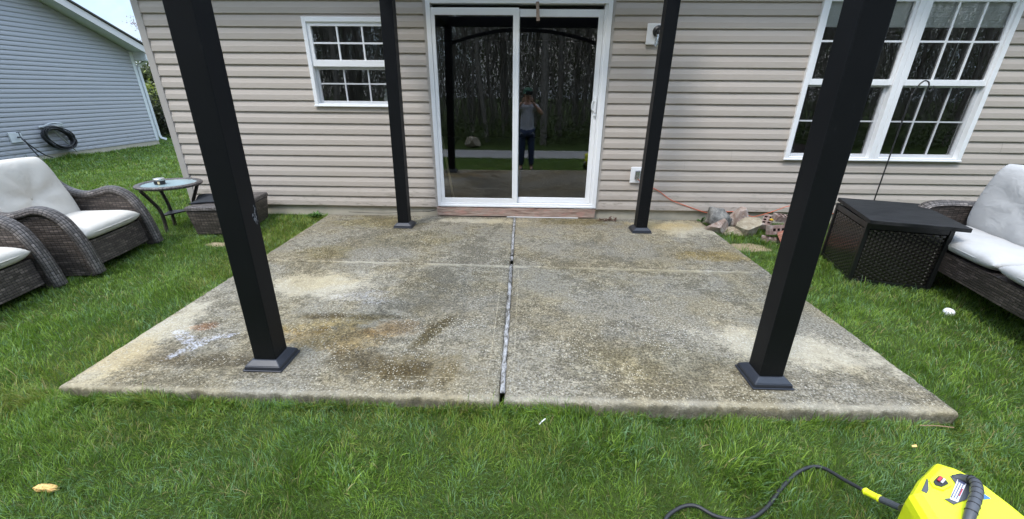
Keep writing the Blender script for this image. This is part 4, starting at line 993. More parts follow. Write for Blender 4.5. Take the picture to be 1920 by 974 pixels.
# ------------------------------------------------------------------ small plants
def weed(loc, n_, rad, hgt, label, name='weed_plant', lw=.02, cat='weed', flower=None):
    t = thing(name, label, cat, loc)
    mb = MB()
    for k in range(n_):
        a = random.uniform(0, 6.28); L = rad*random.uniform(.5, 1.1); up = hgt*random.uniform(.3, 1); d = Vector((math.cos(a), math.sin(a), 0)); s_ = Vector((-d.y, d.x, 0)); lwk = lw*random.uniform(.7, 1.3)
        prev = None; NS = 5
        for i in range(NS+1):
            u = i/NS; c = d*L*u + Vector((0, 0, up*math.sin(u*2.2)*.9)); wv = lwk*math.sin(math.pi*min(1, .1+.9*u)**.8)*(.6 if i % 2 else 1)
            cur = (c-s_*wv, c, c+s_*wv)
            if prev:
                mb.quad([prev[0], prev[1]-Vector((0, 0, .004)), cur[1]-Vector((0, 0, .004)), cur[0]]); mb.quad([prev[1]-Vector((0, 0, .004)), prev[2], cur[2], cur[1]-Vector((0, 0, .004))])
            prev = cur
    mb.build('leaves', M['leaf'], t, fixn=False)
    if flower:
        mb = MB(); h = flower
        mb.tube([(0, 0, 0), (.005, 0, h*.6), (0, 0, h)], .002, 5); mb.build('stalk', M['leaf'], t)
        mb = MB()
        for ring_ in range(3):
            for k in range(14):
                a = k/14*6.28+ring_*.2; d = Vector((math.cos(a), math.sin(a), .25+ring_*.5)).normalized(); s_ = Vector((-math.sin(a), math.cos(a), 0))*.004; c = Vector((0, 0, h))
                mb.quad([c-s_, c+d*.02-s_, c+d*.022+s_, c+s_])
        mb.build('flower_head', M['petal'], t, fixn=False)
    return t
weed((-1.93, -3.27, -.09), 9, .11, .05, 'broad-leaved weed against the slab front at its left corner', lw=.018)
weed((-2.28, -.07, -.03), 40, .10, .07, 'low green weed clump by the foundation left of patio', lw=.012)
weed((2.20, -.09, -.03), 16, .07, .10, 'small dark weed between patio corner and grey boulder', lw=.014)
weed((2.68, -.14, -.02), 18, .13, .13, 'dandelion plant with yellow bloom behind the buff rock', 'dandelion', .018, 'weed')
d = weed((2.80, -.42, -.03), 6, .04, .05, 'single yellow dandelion flower beside the bricks', 'dandelion_flower', .01, 'flower', .145)
for i, (x, y, lab) in enumerate(((-2.42, .0-.12, 'small yellow bloom left of weeds by foundation'), )):
    pass
# dead leaves at the wall foot
for i, (x, y, lab) in enumerate(((1.19, -.09, 'brown dead leaves caught at the wall right of the door'), (1.10, -.14, 'fallen twig litter by the wall near the right rear post'))):
    mb = MB()
    for k in range(26):
        a = random.uniform(0, 6.28); c = Vector((random.gauss(0, .05), random.gauss(0, .02), random.uniform(.002, .03))); d = Vector((math.cos(a), math.sin(a), random.uniform(-.3, .6)))*.018; s_ = Vector((-math.sin(a), math.cos(a), .3))*.008
        mb.quad([c-d, c-s_, c+d, c+s_])
    if i: mb.tube([(-.1, 0, .004), (.0, .02, .02), (.12, -.03, .006)], .003, 5)
    ob = mb.build('dead_leaves' if not i else 'twig_litter', simple('dead_leaf', (.10, .05, .035), .9, var=.5), fixn=False); ob.location = (x, y, .002)
    tag(ob, lab, 'leaves')
mb = MB(); mb.tube([(-1.02, -.028, .055), (-.95, -.03, .05), (-.86, -.04, .075)], .004, 6, smooth_n=4)
mb.tube([(-1.9, -.03, .03), (-1.5, -.03, .022), (-1.2, -.03, .04), (-1.0, -.03, .052)], .003, 5, smooth_n=4)
tag(mb.build('dark_cable', M['rubber'], smooth=True), 'thin dark cable along the foundation left of the door', 'cable')

# ------------------------------------------------------------------ things dropped on the lawn
def blob_obj(name, mat, loc, size, label, cat, seed=1, rot=(0, 0, 0), am=.25):
    bm = bmesh.new(); bmesh.ops.create_icosphere(bm, subdivisions=4, radius=1)
    for v in bm.verts:
        p = v.co; h = float(hnoise(p.x*2+seed, p.y*2+p.z*1.7, .6, seed))-.5; p = p*(1+h*am)
        q = Vector([math.copysign(abs(c)**.75, c) for c in p]); v.co = Vector((q.x*size[0], q.y*size[1], q.z*size[2]))
    me = bpy.data.meshes.new(name); bm.to_mesh(me); bm.free(); me.materials.append(mat)
    for f in me.polygons: f.use_smooth = True
    ob = bpy.data.objects.new(name, me); COL.objects.link(ob); ob.location = loc; ob.rotation_euler = tuple(R(a) for a in rot); return tag(ob, label, cat)
blob_obj('foam_chunk', M['foam'], (-1.69, -3.70, -.105), (.046, .015, .015), 'torn tan foam chunk lying in the front lawn', 'foam piece', 3, (0, 3, 3), .5)
mb = MB(); mb.lathe([(0, .028), (.02, .027), (.034, .018), (.040, 0), (.034, -.02), (0, -.03)], seg=28); ob = mb.build('white_disc', M['white'], smooth=True); ob.scale = (.85, .85, .8); ob.location = (3.17, -2.14, -.045); ob.rotation_euler = (R(18), R(-8), 0)
tag(ob, 'white rounded cap lying in the grass before the fire table', 'cap')
mb = MB(); mb.quad([(-.012, -.004, 0), (.010, -.006, .004), (.013, .006, .008), (-.009, .005, .003)]); mb.quad([(-.012, -.004, -.002), (-.009, .005, .001), (.013, .006, .006), (.010, -.006, .002)])
ob = mb.build('wood_chip', M['foam'], fixn=False); ob.location = (1.90, -3.40, -.055); ob.scale = (.85,)*3; tag(ob, 'tiny orange wood chip in the grass above the yellow machine', 'wood chip')
mb = MB(); mb.tube([(0, 0, 0), (.012, .006, .012), (.028, .016, .02)], .0028, 6); ob = mb.build('white_stick', M['white']); ob.location = (.27, -3.33, -.055); tag(ob, 'tiny white plastic stick standing in grass beyond the slab edge', 'stick')
mb = MB(); mb.tube([(-.06, .01, 0), (-.02, 0, .01), (.03, .002, .006), (.07, -.012, .012)], .0022, 5, smooth_n=3); ob = mb.build('dry_twig', simple('twig', (.3, .19, .12), .9)); ob.location = (2.08, -3.29, -.045); tag(ob, 'thin dry twig in the grass by the right slab corner', 'twig')

# ------------------------------------------------------------------ pressure washer
t = thing('pressure_washer', 'bright yellow-green pressure washer lying in the front lawn', 'pressure washer', (0, 0, 0))
top = [(1.405, -3.865), (1.445, -3.835), (1.483, -3.805), (1.543, -3.768), (1.601, -3.731), (1.642, -3.752), (1.668, -3.785), (1.680, -3.822), (1.690, -3.898), (1.694, -3.98), (1.62, -4.10), (1.45, -4.10), (1.37, -3.98)]
cx_ = sum(p[0] for p in top)/len(top); cy_ = sum(p[1] for p in top)/len(top)
def off(p, k): return (cx_+(p[0]-cx_)*k, cy_+(p[1]-cy_)*k)
mb = MB(); n_ = len(top)
rings = [(.215, .80), (.205, .93), (.190, .99), (.165, 1.0), (.08, .97), (.0, .93)]
for zi, ((z0, k0), (z1, k1)) in enumerate(zip(rings[:-1], rings[1:])):
    for i in range(n_):
        a, b = top[i], top[(i+1) % n_]
        mb.quad([(*off(a, k0), z0), (*off(b, k0), z0), (*off(b, k1), z1), (*off(a, k1), z1)])
mb.quad([(*off(a, .80), .215) for a in top])
mb.build('shell', M['yellow'], t, bevel=.004, weld=True)
mb = MB(); mb.prism([off(a, .94) for a in top], 'z', -.11, .0); mb.build('lower_housing', M['grey_plastic'], t, bevel=.01)
def plate(name, poly, z, h, mat, par=t, bevel=.0015):
    mb = MB(); mb.prism(poly, 'z', z, z+h); return mb.build(name, mat, par, bevel=bevel)
zt = .2155
plate('switch_surround', [(1.512, -3.812), (1.541, -3.799), (1.556, -3.821), (1.550, -3.842), (1.508, -3.860), (1.487, -3.848), (1.494, -3.825)], .204, .016, M['yellow2'])
plate('switch_recess', [(1.516, -3.821), (1.538, -3.808), (1.546, -3.825), (1.542, -3.838), (1.510, -3.851), (1.495, -3.845), (1.500, -3.832)], .2205, .003, M['black_plastic'])
sw = plate('switch', [(1.513, -3.8275), (1.536, -3.8125), (1.5395, -3.8195), (1.5165, -3.8345)], .224, .005, M['red']); plate('rocker', [(1.5170, -3.8355), (1.5400, -3.8205), (1.5425, -3.8265), (1.5200, -3.8410)], .224, .004, M['vinyl_grey'])
plate('label_surround', [(1.580, -3.802), (1.592, -3.815), (1.612, -3.835), (1.58, -3.868), (1.552, -3.890), (1.495, -3.910), (1.484, -3.890), (1.512, -3.886), (1.545, -3.862), (1.572, -3.828)], zt, .003, M['grey_plastic'])
lb = plate('label', [(1.5875, -3.8185), (1.6015, -3.8345), (1.512, -3.9035), (1.4975, -3.8925)], zt+.0035, .0015, M['paper'])
mb = MB(); d_ = Vector((-.795, -.607, 0)).normalized(); s_ = Vector((-.607, .795, 0)).normalized()*-1
for row_ in range(3):
    u = .008
    while u < .100:
        w_ = random.uniform(.0015, .005); c = Vector((1.5945, -3.8265, zt+.0056))+d_*(u+w_)+s_*(row_-1)*.0052
        mb.obox(c, d_, s_, (0, 0, 1), w_, .0011, .0003); u += 2*w_+.0022
mb.build('label_print', M['ink'], lb)
mb = MB(); c0 = Vector((1.5945, -3.8265, zt+.0060)); mb.obox(c0+d_*.006, d_, s_, (0, 0, 1), .0055, .0085, .0004); mb.build('label_header', M['ink'], lb)
mb = MB(); mb.obox(c0+d_*.060+s_*.0078, d_, s_, (0, 0, 1), .022, .0012, .0004); mb.build('label_stripe', M['red'], lb)
plate('blue_sticker', [(1.624, -3.866), (1.630, -3.884), (1.603, -3.888), (1.600, -3.878)], zt, .002, M['blue'])
plate('side_vent', [(1.440, -3.862), (1.472, -3.836), (1.500, -3.812), (1.492, -3.826), (1.466, -3.858), (1.448, -3.872)], .204, .013, M['grey_plastic'])
hp = [(1.590, -3.806, .21), (1.607, -3.820, .226), (1.609, -3.842, .240), (1.582, -3.878, .246), (1.545, -3.912, .244), (1.508, -3.943, .238), (1.475, -3.975, .21)]
mb = MB(); mb.tube(hp, [.011, .013, .014, .0145, .0145, .014, .013], 14, smooth_n=5); hd = mb.build('handle', M['grey_plastic'], t, smooth=True)
mb = MB(); cr = crom([Vector(p) for p in hp], 10)
for k in range(16, 52, 5):
    p, q = cr[k], cr[k+1]; mb.tube([p, p+(q-p).normalized()*.0026], .01515, 16)
mb.build('grip_rib', M['black_plastic'], hd)
plate('handle_mount', [(1.596, -3.800), (1.617, -3.796), (1.640, -3.815), (1.622, -3.838), (1.600, -3.832)], .208, .018, M['black_plastic'], bevel=.004)
mb = MB(); mb.lathe([(0, -.02), (.075, -.02), (.085, -.012), (.085, .012), (.075, .02), (0, .02)], seg=30); wh = mb.build('wheel', M['black_plastic'], t, bevel=.003); wh.rotation_euler = (0, R(90), R(38)); wh.location = (1.395, -3.905, -.01)
mb = MB(); mb.lathe([(0, -.026), (.03, -.026), (.035, -.02), (.035, .02), (.03, .026), (0, .026)], seg=20); mb.build('hub', M['yellow2'], wh)
bpy.context.view_layer.update()

t = thing('pressure_hose', 'black hose with yellow connector running to the yellow machine', 'hose', (0, 0, 0))
hz_ = lambda x, y, dz=.018: float(gz(x, y))+dz
mb = MB()
path = [(1.42, -4.45), (1.2, -4.5), (.95, -4.4), (.74, -4.2), (.66, -3.95), (.72, -3.76), (.79, -3.695), (.86, -3.685), (.93, -3.725), (1.03, -3.735), (1.125, -3.69), (1.23, -3.604), (1.345, -3.527)]
mb.tube([(x, y, hz_(x, y, .040 if i > 6 else .03)) for i, (x, y) in enumerate(path)]+[(1.44, -3.505, -.08), (1.47, -3.595, -.05), (1.484, -3.664, -.022)], .0075, 10, smooth_n=6)
mb.build('hose_line', M['rubber'], t, smooth=True)
a = Vector((1.484, -3.664, -.022)); b = Vector((1.503, -3.716, -.004)); c = Vector((1.515, -3.775, .028))
mb = MB(); mb.tube([a, a.lerp(b, .12), a.lerp(b, .2), a.lerp(b, .8), a.lerp(b, .9), b], [.010, .0145, .0125, .0125, .0145, .012], 12); mb.build('connector', M['yellow'], t, smooth=False)
mb = MB(); mb.tube([b, b.lerp(c, .5), c], [.0125, .013, .012], 12); mb.build('coupling', M['grey_plastic'], t)

# ------------------------------------------------------------------ neighbouring house
nb = thing('neighbor_house', 'grey-blue sided house with gable wall standing at the left', 'house', (-10.4, 7.5, 0))
mb = MB(); NR = .0896
def to3n(x, y, z): return (-y, -x, z)   # wall faces +x; runs towards -y
poly_top = lambda x: 2.235+.42*min(x, 12-x)
for k in range(56):
    zb = -.01+k*NR; zt_ = zb+NR
    # course clipped by the rake
    x0 = 0 if zt_ < 2.235 else (zt_-2.235)/.42; x1 = 12-x0
    if x1 <= x0: break
    for (t0, y0), (t1, y1) in zip(PROF[:-1], PROF[1:]):
        y0 *= 1.1; y1 *= 1.1
        mb.quad([to3n(x0, y0, zb+t0*NR), to3n(x1, y0, zb+t0*NR), to3n(x1, y1, zb+t1*NR), to3n(x0, y1, zb+t1*NR)])
nbg = mb.build('gable_siding', M['siding_grey'], nb, fixn=False)
mb = MB(); mb.prism([(0, -.2), (-12, -.2), (-12, 2.24), (-6, 4.76), (0, 2.24)], 'x', -9, -.004); mb.build('wall', M['siding_grey'], nb)
mb = MB(); mb.box(-9, .006, -12.02, .02, -.4, -.012); mb.build('foundation', M['foundation'], nb)
mb = MB(); mb.box(-.03, .026, -.075, .024, -.012, 2.24); mb.build('corner_post', M['gutter'], nb, bevel=.004)
# rake: soffit + fascia + roof
sl = .42
def rk(y): return 2.235+sl*(-y) if y > -6 else 2.235+sl*(12+y)
for s_, yy0, yy1 in ((1, .45, -6), (-1, -6, -12.45)):
    z0, z1 = (2.235-sl*.45, 2.235+sl*6) if s_ == 1 else (2.235+sl*6, 2.235-sl*.45)
    mb = MB(); mb.prism([(yy0, z0+.02), (yy1, z1+.02), (yy1, z1+.035), (yy0, z0+.035)], 'x', -.03, .36); mb.build('rake_soffit', M['gutter'], nb)
    mb = MB(); mb.prism([(yy0, z0+.0), (yy1, z1+.0), (yy1, z1+.17), (yy0, z0+.17)], 'x', .362, .385); mb.build('rake_fascia', M['soffit'], nb)
    mb = MB(); mb.prism([(yy0+.04*s_, z0+.172), (yy1, z1+.172), (yy1, z1+.21), (yy0+.04*s_, z0+.21)], 'x', -9, .42); mb.build('roof_slope', M['roof'], nb)
mb = MB(); mb.box(-9, .355, .03, .44, 2.03, 2.05); mb.box(-9, .36, .43, .45, 2.03, 2.20); mb.prism([(.03, 2.05), (.43, 2.05), (.43, 2.17), (.03, 2.24)], 'x', .02, .36); mb.build('eave_box', M['gutter'], nb)
mb = MB(); mb.prism([(.455, 2.08), (.53, 2.08), (.57, 2.19), (.455, 2.19)], 'x', -9, .38); mb.build('gutter', M['gutter'], nb)
mb = MB(); mb.tube([(.05, .42, 2.10), (.045, .38, 2.04), (.03, .12, 1.93), (.03, .062, 1.86), (.03, .062, .12), (.05, .08, .05), (.12, .17, .0)], .042, 4); mb.build('downspout', M['gutter'], nb)
# hose on the wall
t = thing('hose_hanger', 'white metal hose hanger on the grey neighbouring wall', 'hose hanger', (-10.38, 4.72, .60))
mb = MB(); mb.tube([(.0, -.22, -.04), (.06, -.18, -.02), (.09, -.05, .03), (.09, .1, .03), (.06, .24, .0), (0, .27, 0)], .012, 6, smooth_n=4); mb.box(0, .02, -.24, .28, -.05, -.01); mb.build('bracket', M['gutter'], t)
mb = MB()
for k in range(11):
    r0 = .215+.018*random.random(); oy = random.uniform(-.05, .05); dz = random.uniform(-.04, .03); xo = .03+.012*k
    pts = []
    for j in range(28):
        a = 2*math.pi*j/28; pts.append((xo+.01*math.sin(3*a+k), oy+(r0+.05)*math.sin(a)+.16*(.5-.5*math.cos(a)), dz-r0*1.0*(1-math.cos(a))+.02*math.sin(2*a+k)))
    mb.tube(pts, .014, 6, closed=True)
ob = mb.build('garden_hose', M['rubber'], smooth=True); ob.location = (-10.38, 4.68, .55); tag(ob, 'coiled black garden hose hanging on the grey wall', 'hose')
mb = MB(); mb.tube([(0, 0, 0), (.02, .34, -.52)], .014, 8); ob = mb.build('metal_rod', M['tin']); ob.location = (-10.30, 4.68, .50); tag(ob, 'grey metal rod leaning through the coiled hose', 'rod')
t = thing('wall_spigot', 'white utility plate with spigot and dark hoses at far left wall', 'spigot', (-10.385, 4.0, .40))
mb = MB(); mb.box(0, .03, -.14, .09, -.10, .10); mb.build('plate', M['gutter'], t, bevel=.005)
mb = MB(); mb.tube([(.03, 0, 0), (.10, 0, 0), (.12, 0, -.05)], .016, 8); mb.tube([(.09, 0, 0), (.09, 0, .1)], .008, 6); mb.tube([(.09, -.04, .1), (.09, .04, .1)], .009, 6); mb.build('tap', M['grey_plastic'], t)
mb = MB(); mb.tube([(.12, 0, -.05), (.16, .08, -.2), (.2, .22, -.38), (.22, .34, -.45)], .013, 6, smooth_n=4); mb.tube([(.12, .02, -.04), (.15, .05, -.22), (.17, .12, -.4)], .011, 6, smooth_n=4); mb.build('hose_drop', M['rubber'], t, smooth=True)

# ------------------------------------------------------------------ hedge, trees beyond
def leafcloud(name, mat, parent, c, r, n_, size, seed, flat=1.0, gaps=.0):
    rs = np.random.default_rng(seed); V = []; F = []
    cl = rs.normal(size=(26, 3)); cl /= np.linalg.norm(cl, axis=1)[:, None]; cl *= rs.uniform(.35, 1.0, (26, 1))
    k = rs.integers(0, 26, n_); p = cl[k]+rs.normal(size=(n_, 3))*.22; p = p*np.array(r)+np.array(c)
    d = rs.normal(size=(n_, 3)); d /= np.linalg.norm(d, axis=1)[:, None]; e = rs.normal(size=(n_, 3)); e -= (e*d).sum(1)[:, None]*d; e /= np.linalg.norm(e, axis=1)[:, None]
    s = size*rs.uniform(.6, 1.3, (n_, 1))
    v = np.stack([p-d*s, p-e*s*.5, p+d*s, p+e*s*.5], 1).reshape(-1, 3)
    f = np.arange(4*n_).reshape(-1, 4)
    me = bpy.data.meshes.new(name); me.from_pydata(v.tolist(), [], f.tolist()); me.materials.append(mat)
    ob = bpy.data.objects.new(name, me); COL.objects.link(ob); ob.parent = parent; return ob
def shrub(name, label, cat, loc, r, mat, n_, size, seed, h0=.0):
    t = thing(name, label, cat, loc); leafcloud('foliage', mat, t, (0, 0, r[2]*.95+h0), r, n_, size, seed)
    rs = random.Random(seed); mb = MB()
    for k in range(9):
        a = rs.uniform(0, 6.28); q = rs.uniform(.3, .8); mb.tube([(0.05*math.cos(a), .05*math.sin(a), 0), (r[0]*q*.4*math.cos(a), r[1]*q*.4*math.sin(a), r[2]*.8+h0*.6), (r[0]*q*math.cos(a), r[1]*q*math.sin(a), r[2]*1.5+h0)], [.035, .02, .008], 6)
    mb.build('stems', M['bark'], t, smooth=True); return t
shrub('hedge_shrub', 'dark twiggy hedge shrub behind the downspout', 'shrub', (-11.9, 9.5, -.06), (1.3, .7, .62), M['leaf_dark'], 9000, .045, 5)
shrub('lime_shrub', 'shrub with lime green top beyond the dark hedge', 'shrub', (-12.7, 10.9, -.06), (1.4, .8, .78), M['leaf_lime'], 9000, .06, 6)
shrub('olive_shrub', 'taller olive green shrub farthest back beside the grey house', 'shrub', (-14.3, 13.2, -.06), (2.2, 1.2, 1.12), M['leaf_olive'], 9000, .08, 9)
def branchy(mb, p, d, L, r, depth, rs, tips):
    q = p+d*L; mid = p.lerp(q, .5)+Vector((rs.uniform(-1, 1), rs.uniform(-1, 1), 0))*L*.05
    mb.tube([p, mid, q], [r, r*.85, r*.68], 5 if depth < 2 else 3 if depth > 2 else 4, caps=False)
    if depth >= 4: tips.append(q); return
    for k in range(2 if depth else 4):
        a = rs.uniform(0, 6.28); sp = rs.uniform(.3, .65); ax = Vector((math.cos(a), math.sin(a), 0))
        nd = (d+ax*sp+Vector((0, 0, .12))).normalized(); branchy(mb, q if k < 2 else p.lerp(q, rs.uniform(.5, .95)), nd, L*rs.uniform(.55, .78) if depth else L*rs.uniform(.3, .5), r*.58, depth+1, rs, tips)
    tips.append(q)
def make_tree(seed, H, r, leaf, label, group, loc, nl=900, ls=.07):
    rs = random.Random(seed); t = thing('bare_tree', label, 'tree', loc, 0, group); mb = MB(); tips = []
    branchy(mb, Vector((0, 0, -.1)), Vector((rs.uniform(-.06, .06), rs.uniform(-.06, .06), 1)).normalized(), H*.5, r, 0, rs, tips)
    mb.build('trunk', M['bark'], t, smooth=True)
    pr = np.random.default_rng(seed); T = np.array([tuple(q) for q in tips]); k = pr.integers(0, len(T), nl); p = T[k]+pr.normal(size=(nl, 3))*H*.035
    d = pr.normal(size=(nl, 3)); d /= np.linalg.norm(d, axis=1)[:, None]; e = np.cross(d, pr.normal(size=(nl, 3))); e /= np.linalg.norm(e, axis=1)[:, None]
    v = np.stack([p-d*ls, p-e*ls*.5, p+d*ls, p+e*ls*.5], 1).reshape(-1, 3)
    me = bpy.data.meshes.new('crown'); me.from_pydata(v.tolist(), [], np.arange(4*nl).reshape(-1, 4).tolist()); me.materials.append(leaf)
    ob = bpy.data.objects.new('crown', me); COL.objects.link(ob); ob.parent = t
    return t
make_tree(77, 4.6, .08, M['blossom'], 'slender blossoming tree rising above the neighbouring roof', None, (-20.6, 20, 0), 700, .05)
GT = 'bare woodland trees mirrored in the door glass'
protos = [make_tree(100+k, 11+2*k, .085+.02*k, M['leaf_wood'], 'bare early spring woodland tree mirrored in the glass', GT, (0, 0, 0), 1500, .07) for k in range(4)]
k = 0
for gy in range(5):
    for gx in range(15):
        x = -16+gx*2.5+random.uniform(-1, 1)+(.9 if gy % 2 else 0); y = -13.2-gy*2.6-random.uniform(0, 1.6)
        o_ = protos[k % 4] if k < 4 else copy_tree(protos[k % 4])
        o_.location = (x, y, -.68); s_ = random.uniform(.75, 1.15); o_.scale = (s_, s_, s_); o_.rotation_euler = (0, 0, random.uniform(0, 6.28)); k += 1
# distant wood mass and undergrowth
def woods():
    rs = np.random.default_rng(5); n_ = 180000
    p = np.stack([rs.uniform(-45, 45, n_), rs.uniform(-42, -24, n_), rs.uniform(-.7, 6.6, n_)+np.abs(rs.normal(0, 1.6, n_))*(rs.random(n_) < .35)], 1)
    n2 = 16000; q = np.stack([rs.uniform(-22, 24, n2), rs.uniform(-16, -12.6, n2), np.abs(rs.normal(0, .55, n2))-.7], 1)
    P = np.concatenate([p, q]); N_ = len(P); n3_ = 26000
    tp = np.stack([rs.uniform(-34, 34, n3_), rs.uniform(-30, -14, n3_), rs.uniform(-.7, 9, n3_)], 1); tl = rs.uniform(.4, 1.8, (n3_, 1))*(1+.1*tp[:, 2:3]); tw = rs.uniform(.006, .03, (n3_, 1))
    up = np.stack([rs.normal(0, .28, n3_), rs.normal(0, .15, n3_), np.ones(n3_)], 1); sd_ = np.stack([np.ones(n3_), rs.normal(0, .3, n3_), np.zeros(n3_)], 1)
    vb = np.stack([tp-sd_*tw, tp+sd_*tw, tp+sd_*tw*.5+up*tl, tp-sd_*tw*.5+up*tl], 1).reshape(-1, 3)
    mb_ = bpy.data.meshes.new('woodland_twigs'); mb_.from_pydata(vb.tolist(), [], np.arange(4*n3_).reshape(-1, 4).tolist()); mb_.materials.append(M['bark'])
    tw_ob = bpy.data.objects.new('woodland_twigs', mb_); COL.objects.link(tw_ob); tag(tw_ob, 'thicket of bare grey saplings and twigs in the mirrored woodland', 'woods', kind='stuff')
    ls = np.concatenate([rs.uniform(.05, .13, (n_, 1)), np.full((n2, 1), .075)])
    d = rs.normal(size=(N_, 3)); d /= np.linalg.norm(d, axis=1)[:, None]; e = np.cross(d, rs.normal(size=(N_, 3))); e /= np.linalg.norm(e, axis=1)[:, None]
    v = np.stack([P-d*ls, P-e*ls*.5, P+d*ls, P+e*ls*.5], 1).reshape(-1, 3)
    me = bpy.data.meshes.new('distant_woods'); me.from_pydata(v.tolist(), [], np.arange(4*N_).reshape(-1, 4).tolist()); me.materials.append(M['leaf_wood'])
    ob = bpy.data.objects.new('distant_woods', me); COL.objects.link(ob); tag(ob, 'dense dark woodland undergrowth behind the photographer', 'woods', kind='stuff')
woods()
rk_ = rock('boulder', M['stone_buff'], (-1.95, -12.2, -.52), (.38, .3, .27), (0, 0, 20), 51, 'rounded grey boulder at the woodland edge mirrored in glass'); del rk_['group']

# ------------------------------------------------------------------ the photographer (seen in the door glass)
def skin_obj(name, verts, edges, radii, mat, parent, sub=2, root=0):
    me = bpy.data.meshes.new(name); me.from_pydata(verts, edges, []); ob = bpy.data.objects.new(name, me); COL.objects.link(ob); ob.parent = parent
    sk = ob.modifiers.new('skin', 'SKIN'); sk.use_smooth_shade = True
    for i, r_ in enumerate(radii):
        v = me.skin_vertices[0].data[i]; v.radius = r_ if isinstance(r_, tuple) else (r_, r_); v.use_root = (i == root)
    sb = ob.modifiers.new('sub', 'SUBSURF'); sb.levels = sub; sb.render_levels = sub; me.materials.append(mat); return ob
PZ = float(gz(.19, -5.1))
per = thing('person', 'person in grey shirt, jeans and green cap photographing with a phone', 'person', (.19, -5.12, PZ))
bv = [(0, 0, .94), (0, .0, 1.12), (0, -.01, 1.30), (0, -.01, 1.42), (0, 0, 1.50), (0, .02, 1.56), (0, .02, 1.66), (0, .02, 1.72),
      (.17, -.01, 1.42), (.33, .08, 1.25), (.10, .20, 1.50), (-.17, -.01, 1.42), (-.33, .08, 1.25), (-.10, .20, 1.50),
      (.09, 0, .88), (.10, .02, .50), (.11, -.02, .09), (.13, .14, .035), (-.09, 0, .88), (-.11, .02, .50), (-.13, -.02, .09), (-.15, .14, .035)]
be = [(0, 1), (1, 2), (2, 3), (3, 4), (4, 5), (5, 6), (6, 7), (3, 8), (8, 9), (9, 10), (3, 11), (11, 12), (12, 13), (0, 14), (14, 15), (15, 16), (16, 17), (0, 18), (18, 19), (19, 20), (20, 21)]
br = [(.14, .10), (.13, .10), (.155, .11), (.12, .09), .055, .062, .085, .075, .062, .042, .028, .062, .042, .028, .088, .058, .042, .036, .088, .058, .042, .036]
body = skin_obj('body', bv, be, br, M['skin'], per)
skin_obj('shirt', [(0, 0, .98), (0, 0, 1.14), (0, -.01, 1.30), (0, -.01, 1.425), (.175, -.01, 1.42), (.25, .035, 1.335), (-.175, -.01, 1.42), (-.25, .035, 1.335), (0, 0, .90)], [(0, 1), (1, 2), (2, 3), (3, 4), (4, 5), (3, 6), (6, 7), (0, 8)], [(.165, .125), (.16, .125), (.18, .13), (.14, .105), .082, .072, .082, .072, (.17, .13)], M['shirt'], per)
skin_obj('jeans', [(0, 0, .95), (.09, 0, .87), (.10, .02, .50), (.11, -.02, .12), (-.09, 0, .87), (-.11, .02, .50), (-.13, -.02, .12)], [(0, 1), (1, 2), (2, 3), (0, 4), (4, 5), (5, 6)], [(.16, .12), .105, .078, .062, .105, .078, .062], M['jeans'], per)
for s in (1, -1):
    skin_obj('shoe', [(.115*s, -.05, .05), (.125*s, .04, .045), (.145*s, .17, .035)], [(0, 1), (1, 2)], [.05, .052, .042], M['shoe'], per)
    skin_obj('ear', [(.083*s, .015, 1.635), (.088*s, .012, 1.66)], [(0, 1)], [.012, .015], M['skin'], per, 1)
    # hand: palm with four fingers and a thumb closed on the phone
    c = Vector((.10*s, .22, 1.52)); v = [(c.x, c.y-.02, c.z-.02), (c.x-.005*s, c.y+.02, c.z+.015), (c.x-.01*s, c.y+.035, c.z+.045)]; e = [(0, 1), (1, 2)]; rr = [.026, .030, .028]
    for q in range(4):
        b0 = len(v); z_ = .065-.02*q; v += [(c.x-.012*s, c.y+.045, c.z+z_), (c.x-.022*s, c.y+.062, c.z+z_+.004), (c.x-.045*s+.004*q*s, c.y+.058, c.z+z_+.006)]; e += [(2 if q < 2 else 1, b0), (b0, b0+1), (b0+1, b0+2)]; rr += [.0095, .009, .008]
    b0 = len(v); v += [(c.x-.02*s, c.y+.01, c.z+.0), (c.x-.045*s, c.y+.016, c.z+.006)]; e += [(1, b0), (b0, b0+1)]; rr += [.011, .009]
    skin_obj('hand', v, e, rr, M['skin'], per, 1)
    mb = MB(); mb.lathe([(0, .010), (.008, .006), (.010, 0), (.008, -.006), (0, -.01)], 0, 0, 10); eo = mb.build('eye', M['eye'], per, smooth=True); eo.location = (.033*s, .103, 1.635)
skin_obj('nose', [(0, .10, 1.64), (0, .122, 1.605), (0, .108, 1.60)], [(0, 1), (1, 2)], [.008, .013, .008], M['skin'], per, 1)
mb = MB(); mb.tube([(-.025, .098, 1.572), (0, .108, 1.570), (.025, .098, 1.572)], .005, 6, smooth_n=3); mb.build('mouth', simple('lips', (.35, .12, .1), .5), per, smooth=True)
mb = MB(); mb.lathe([(.100, 1.66), (.103, 1.69), (.098, 1.73), (.075, 1.765), (.035, 1.783), (0, 1.787)], 0, .015, 24)
mb.grid(lambda u, v: (.085*math.sin((u-.5)*2.4), .10+.075*v*math.cos((u-.5)*2.2), 1.675+.012*math.cos((u-.5)*3)-.012*v), 12, 4); mb.build('cap', M['cap'], per, smooth=True)
skin_obj('hair', [(0, -.045, 1.60), (0, -.035, 1.66)], [(0, 1)], [.065, .082], M['hair'], per, 1)
t = thing('phone', 'dark phone held sideways in both hands of the photographer', 'phone', (CAM.x, CAM.y-.013, CAM.z))
mb = MB(); mb.box(-.072, .072, -.004, .004, -.036, .036); ob = mb.build('phone_body', M['black_plastic'], t, bevel=.003); ob.location = (.04, 0, -.02)

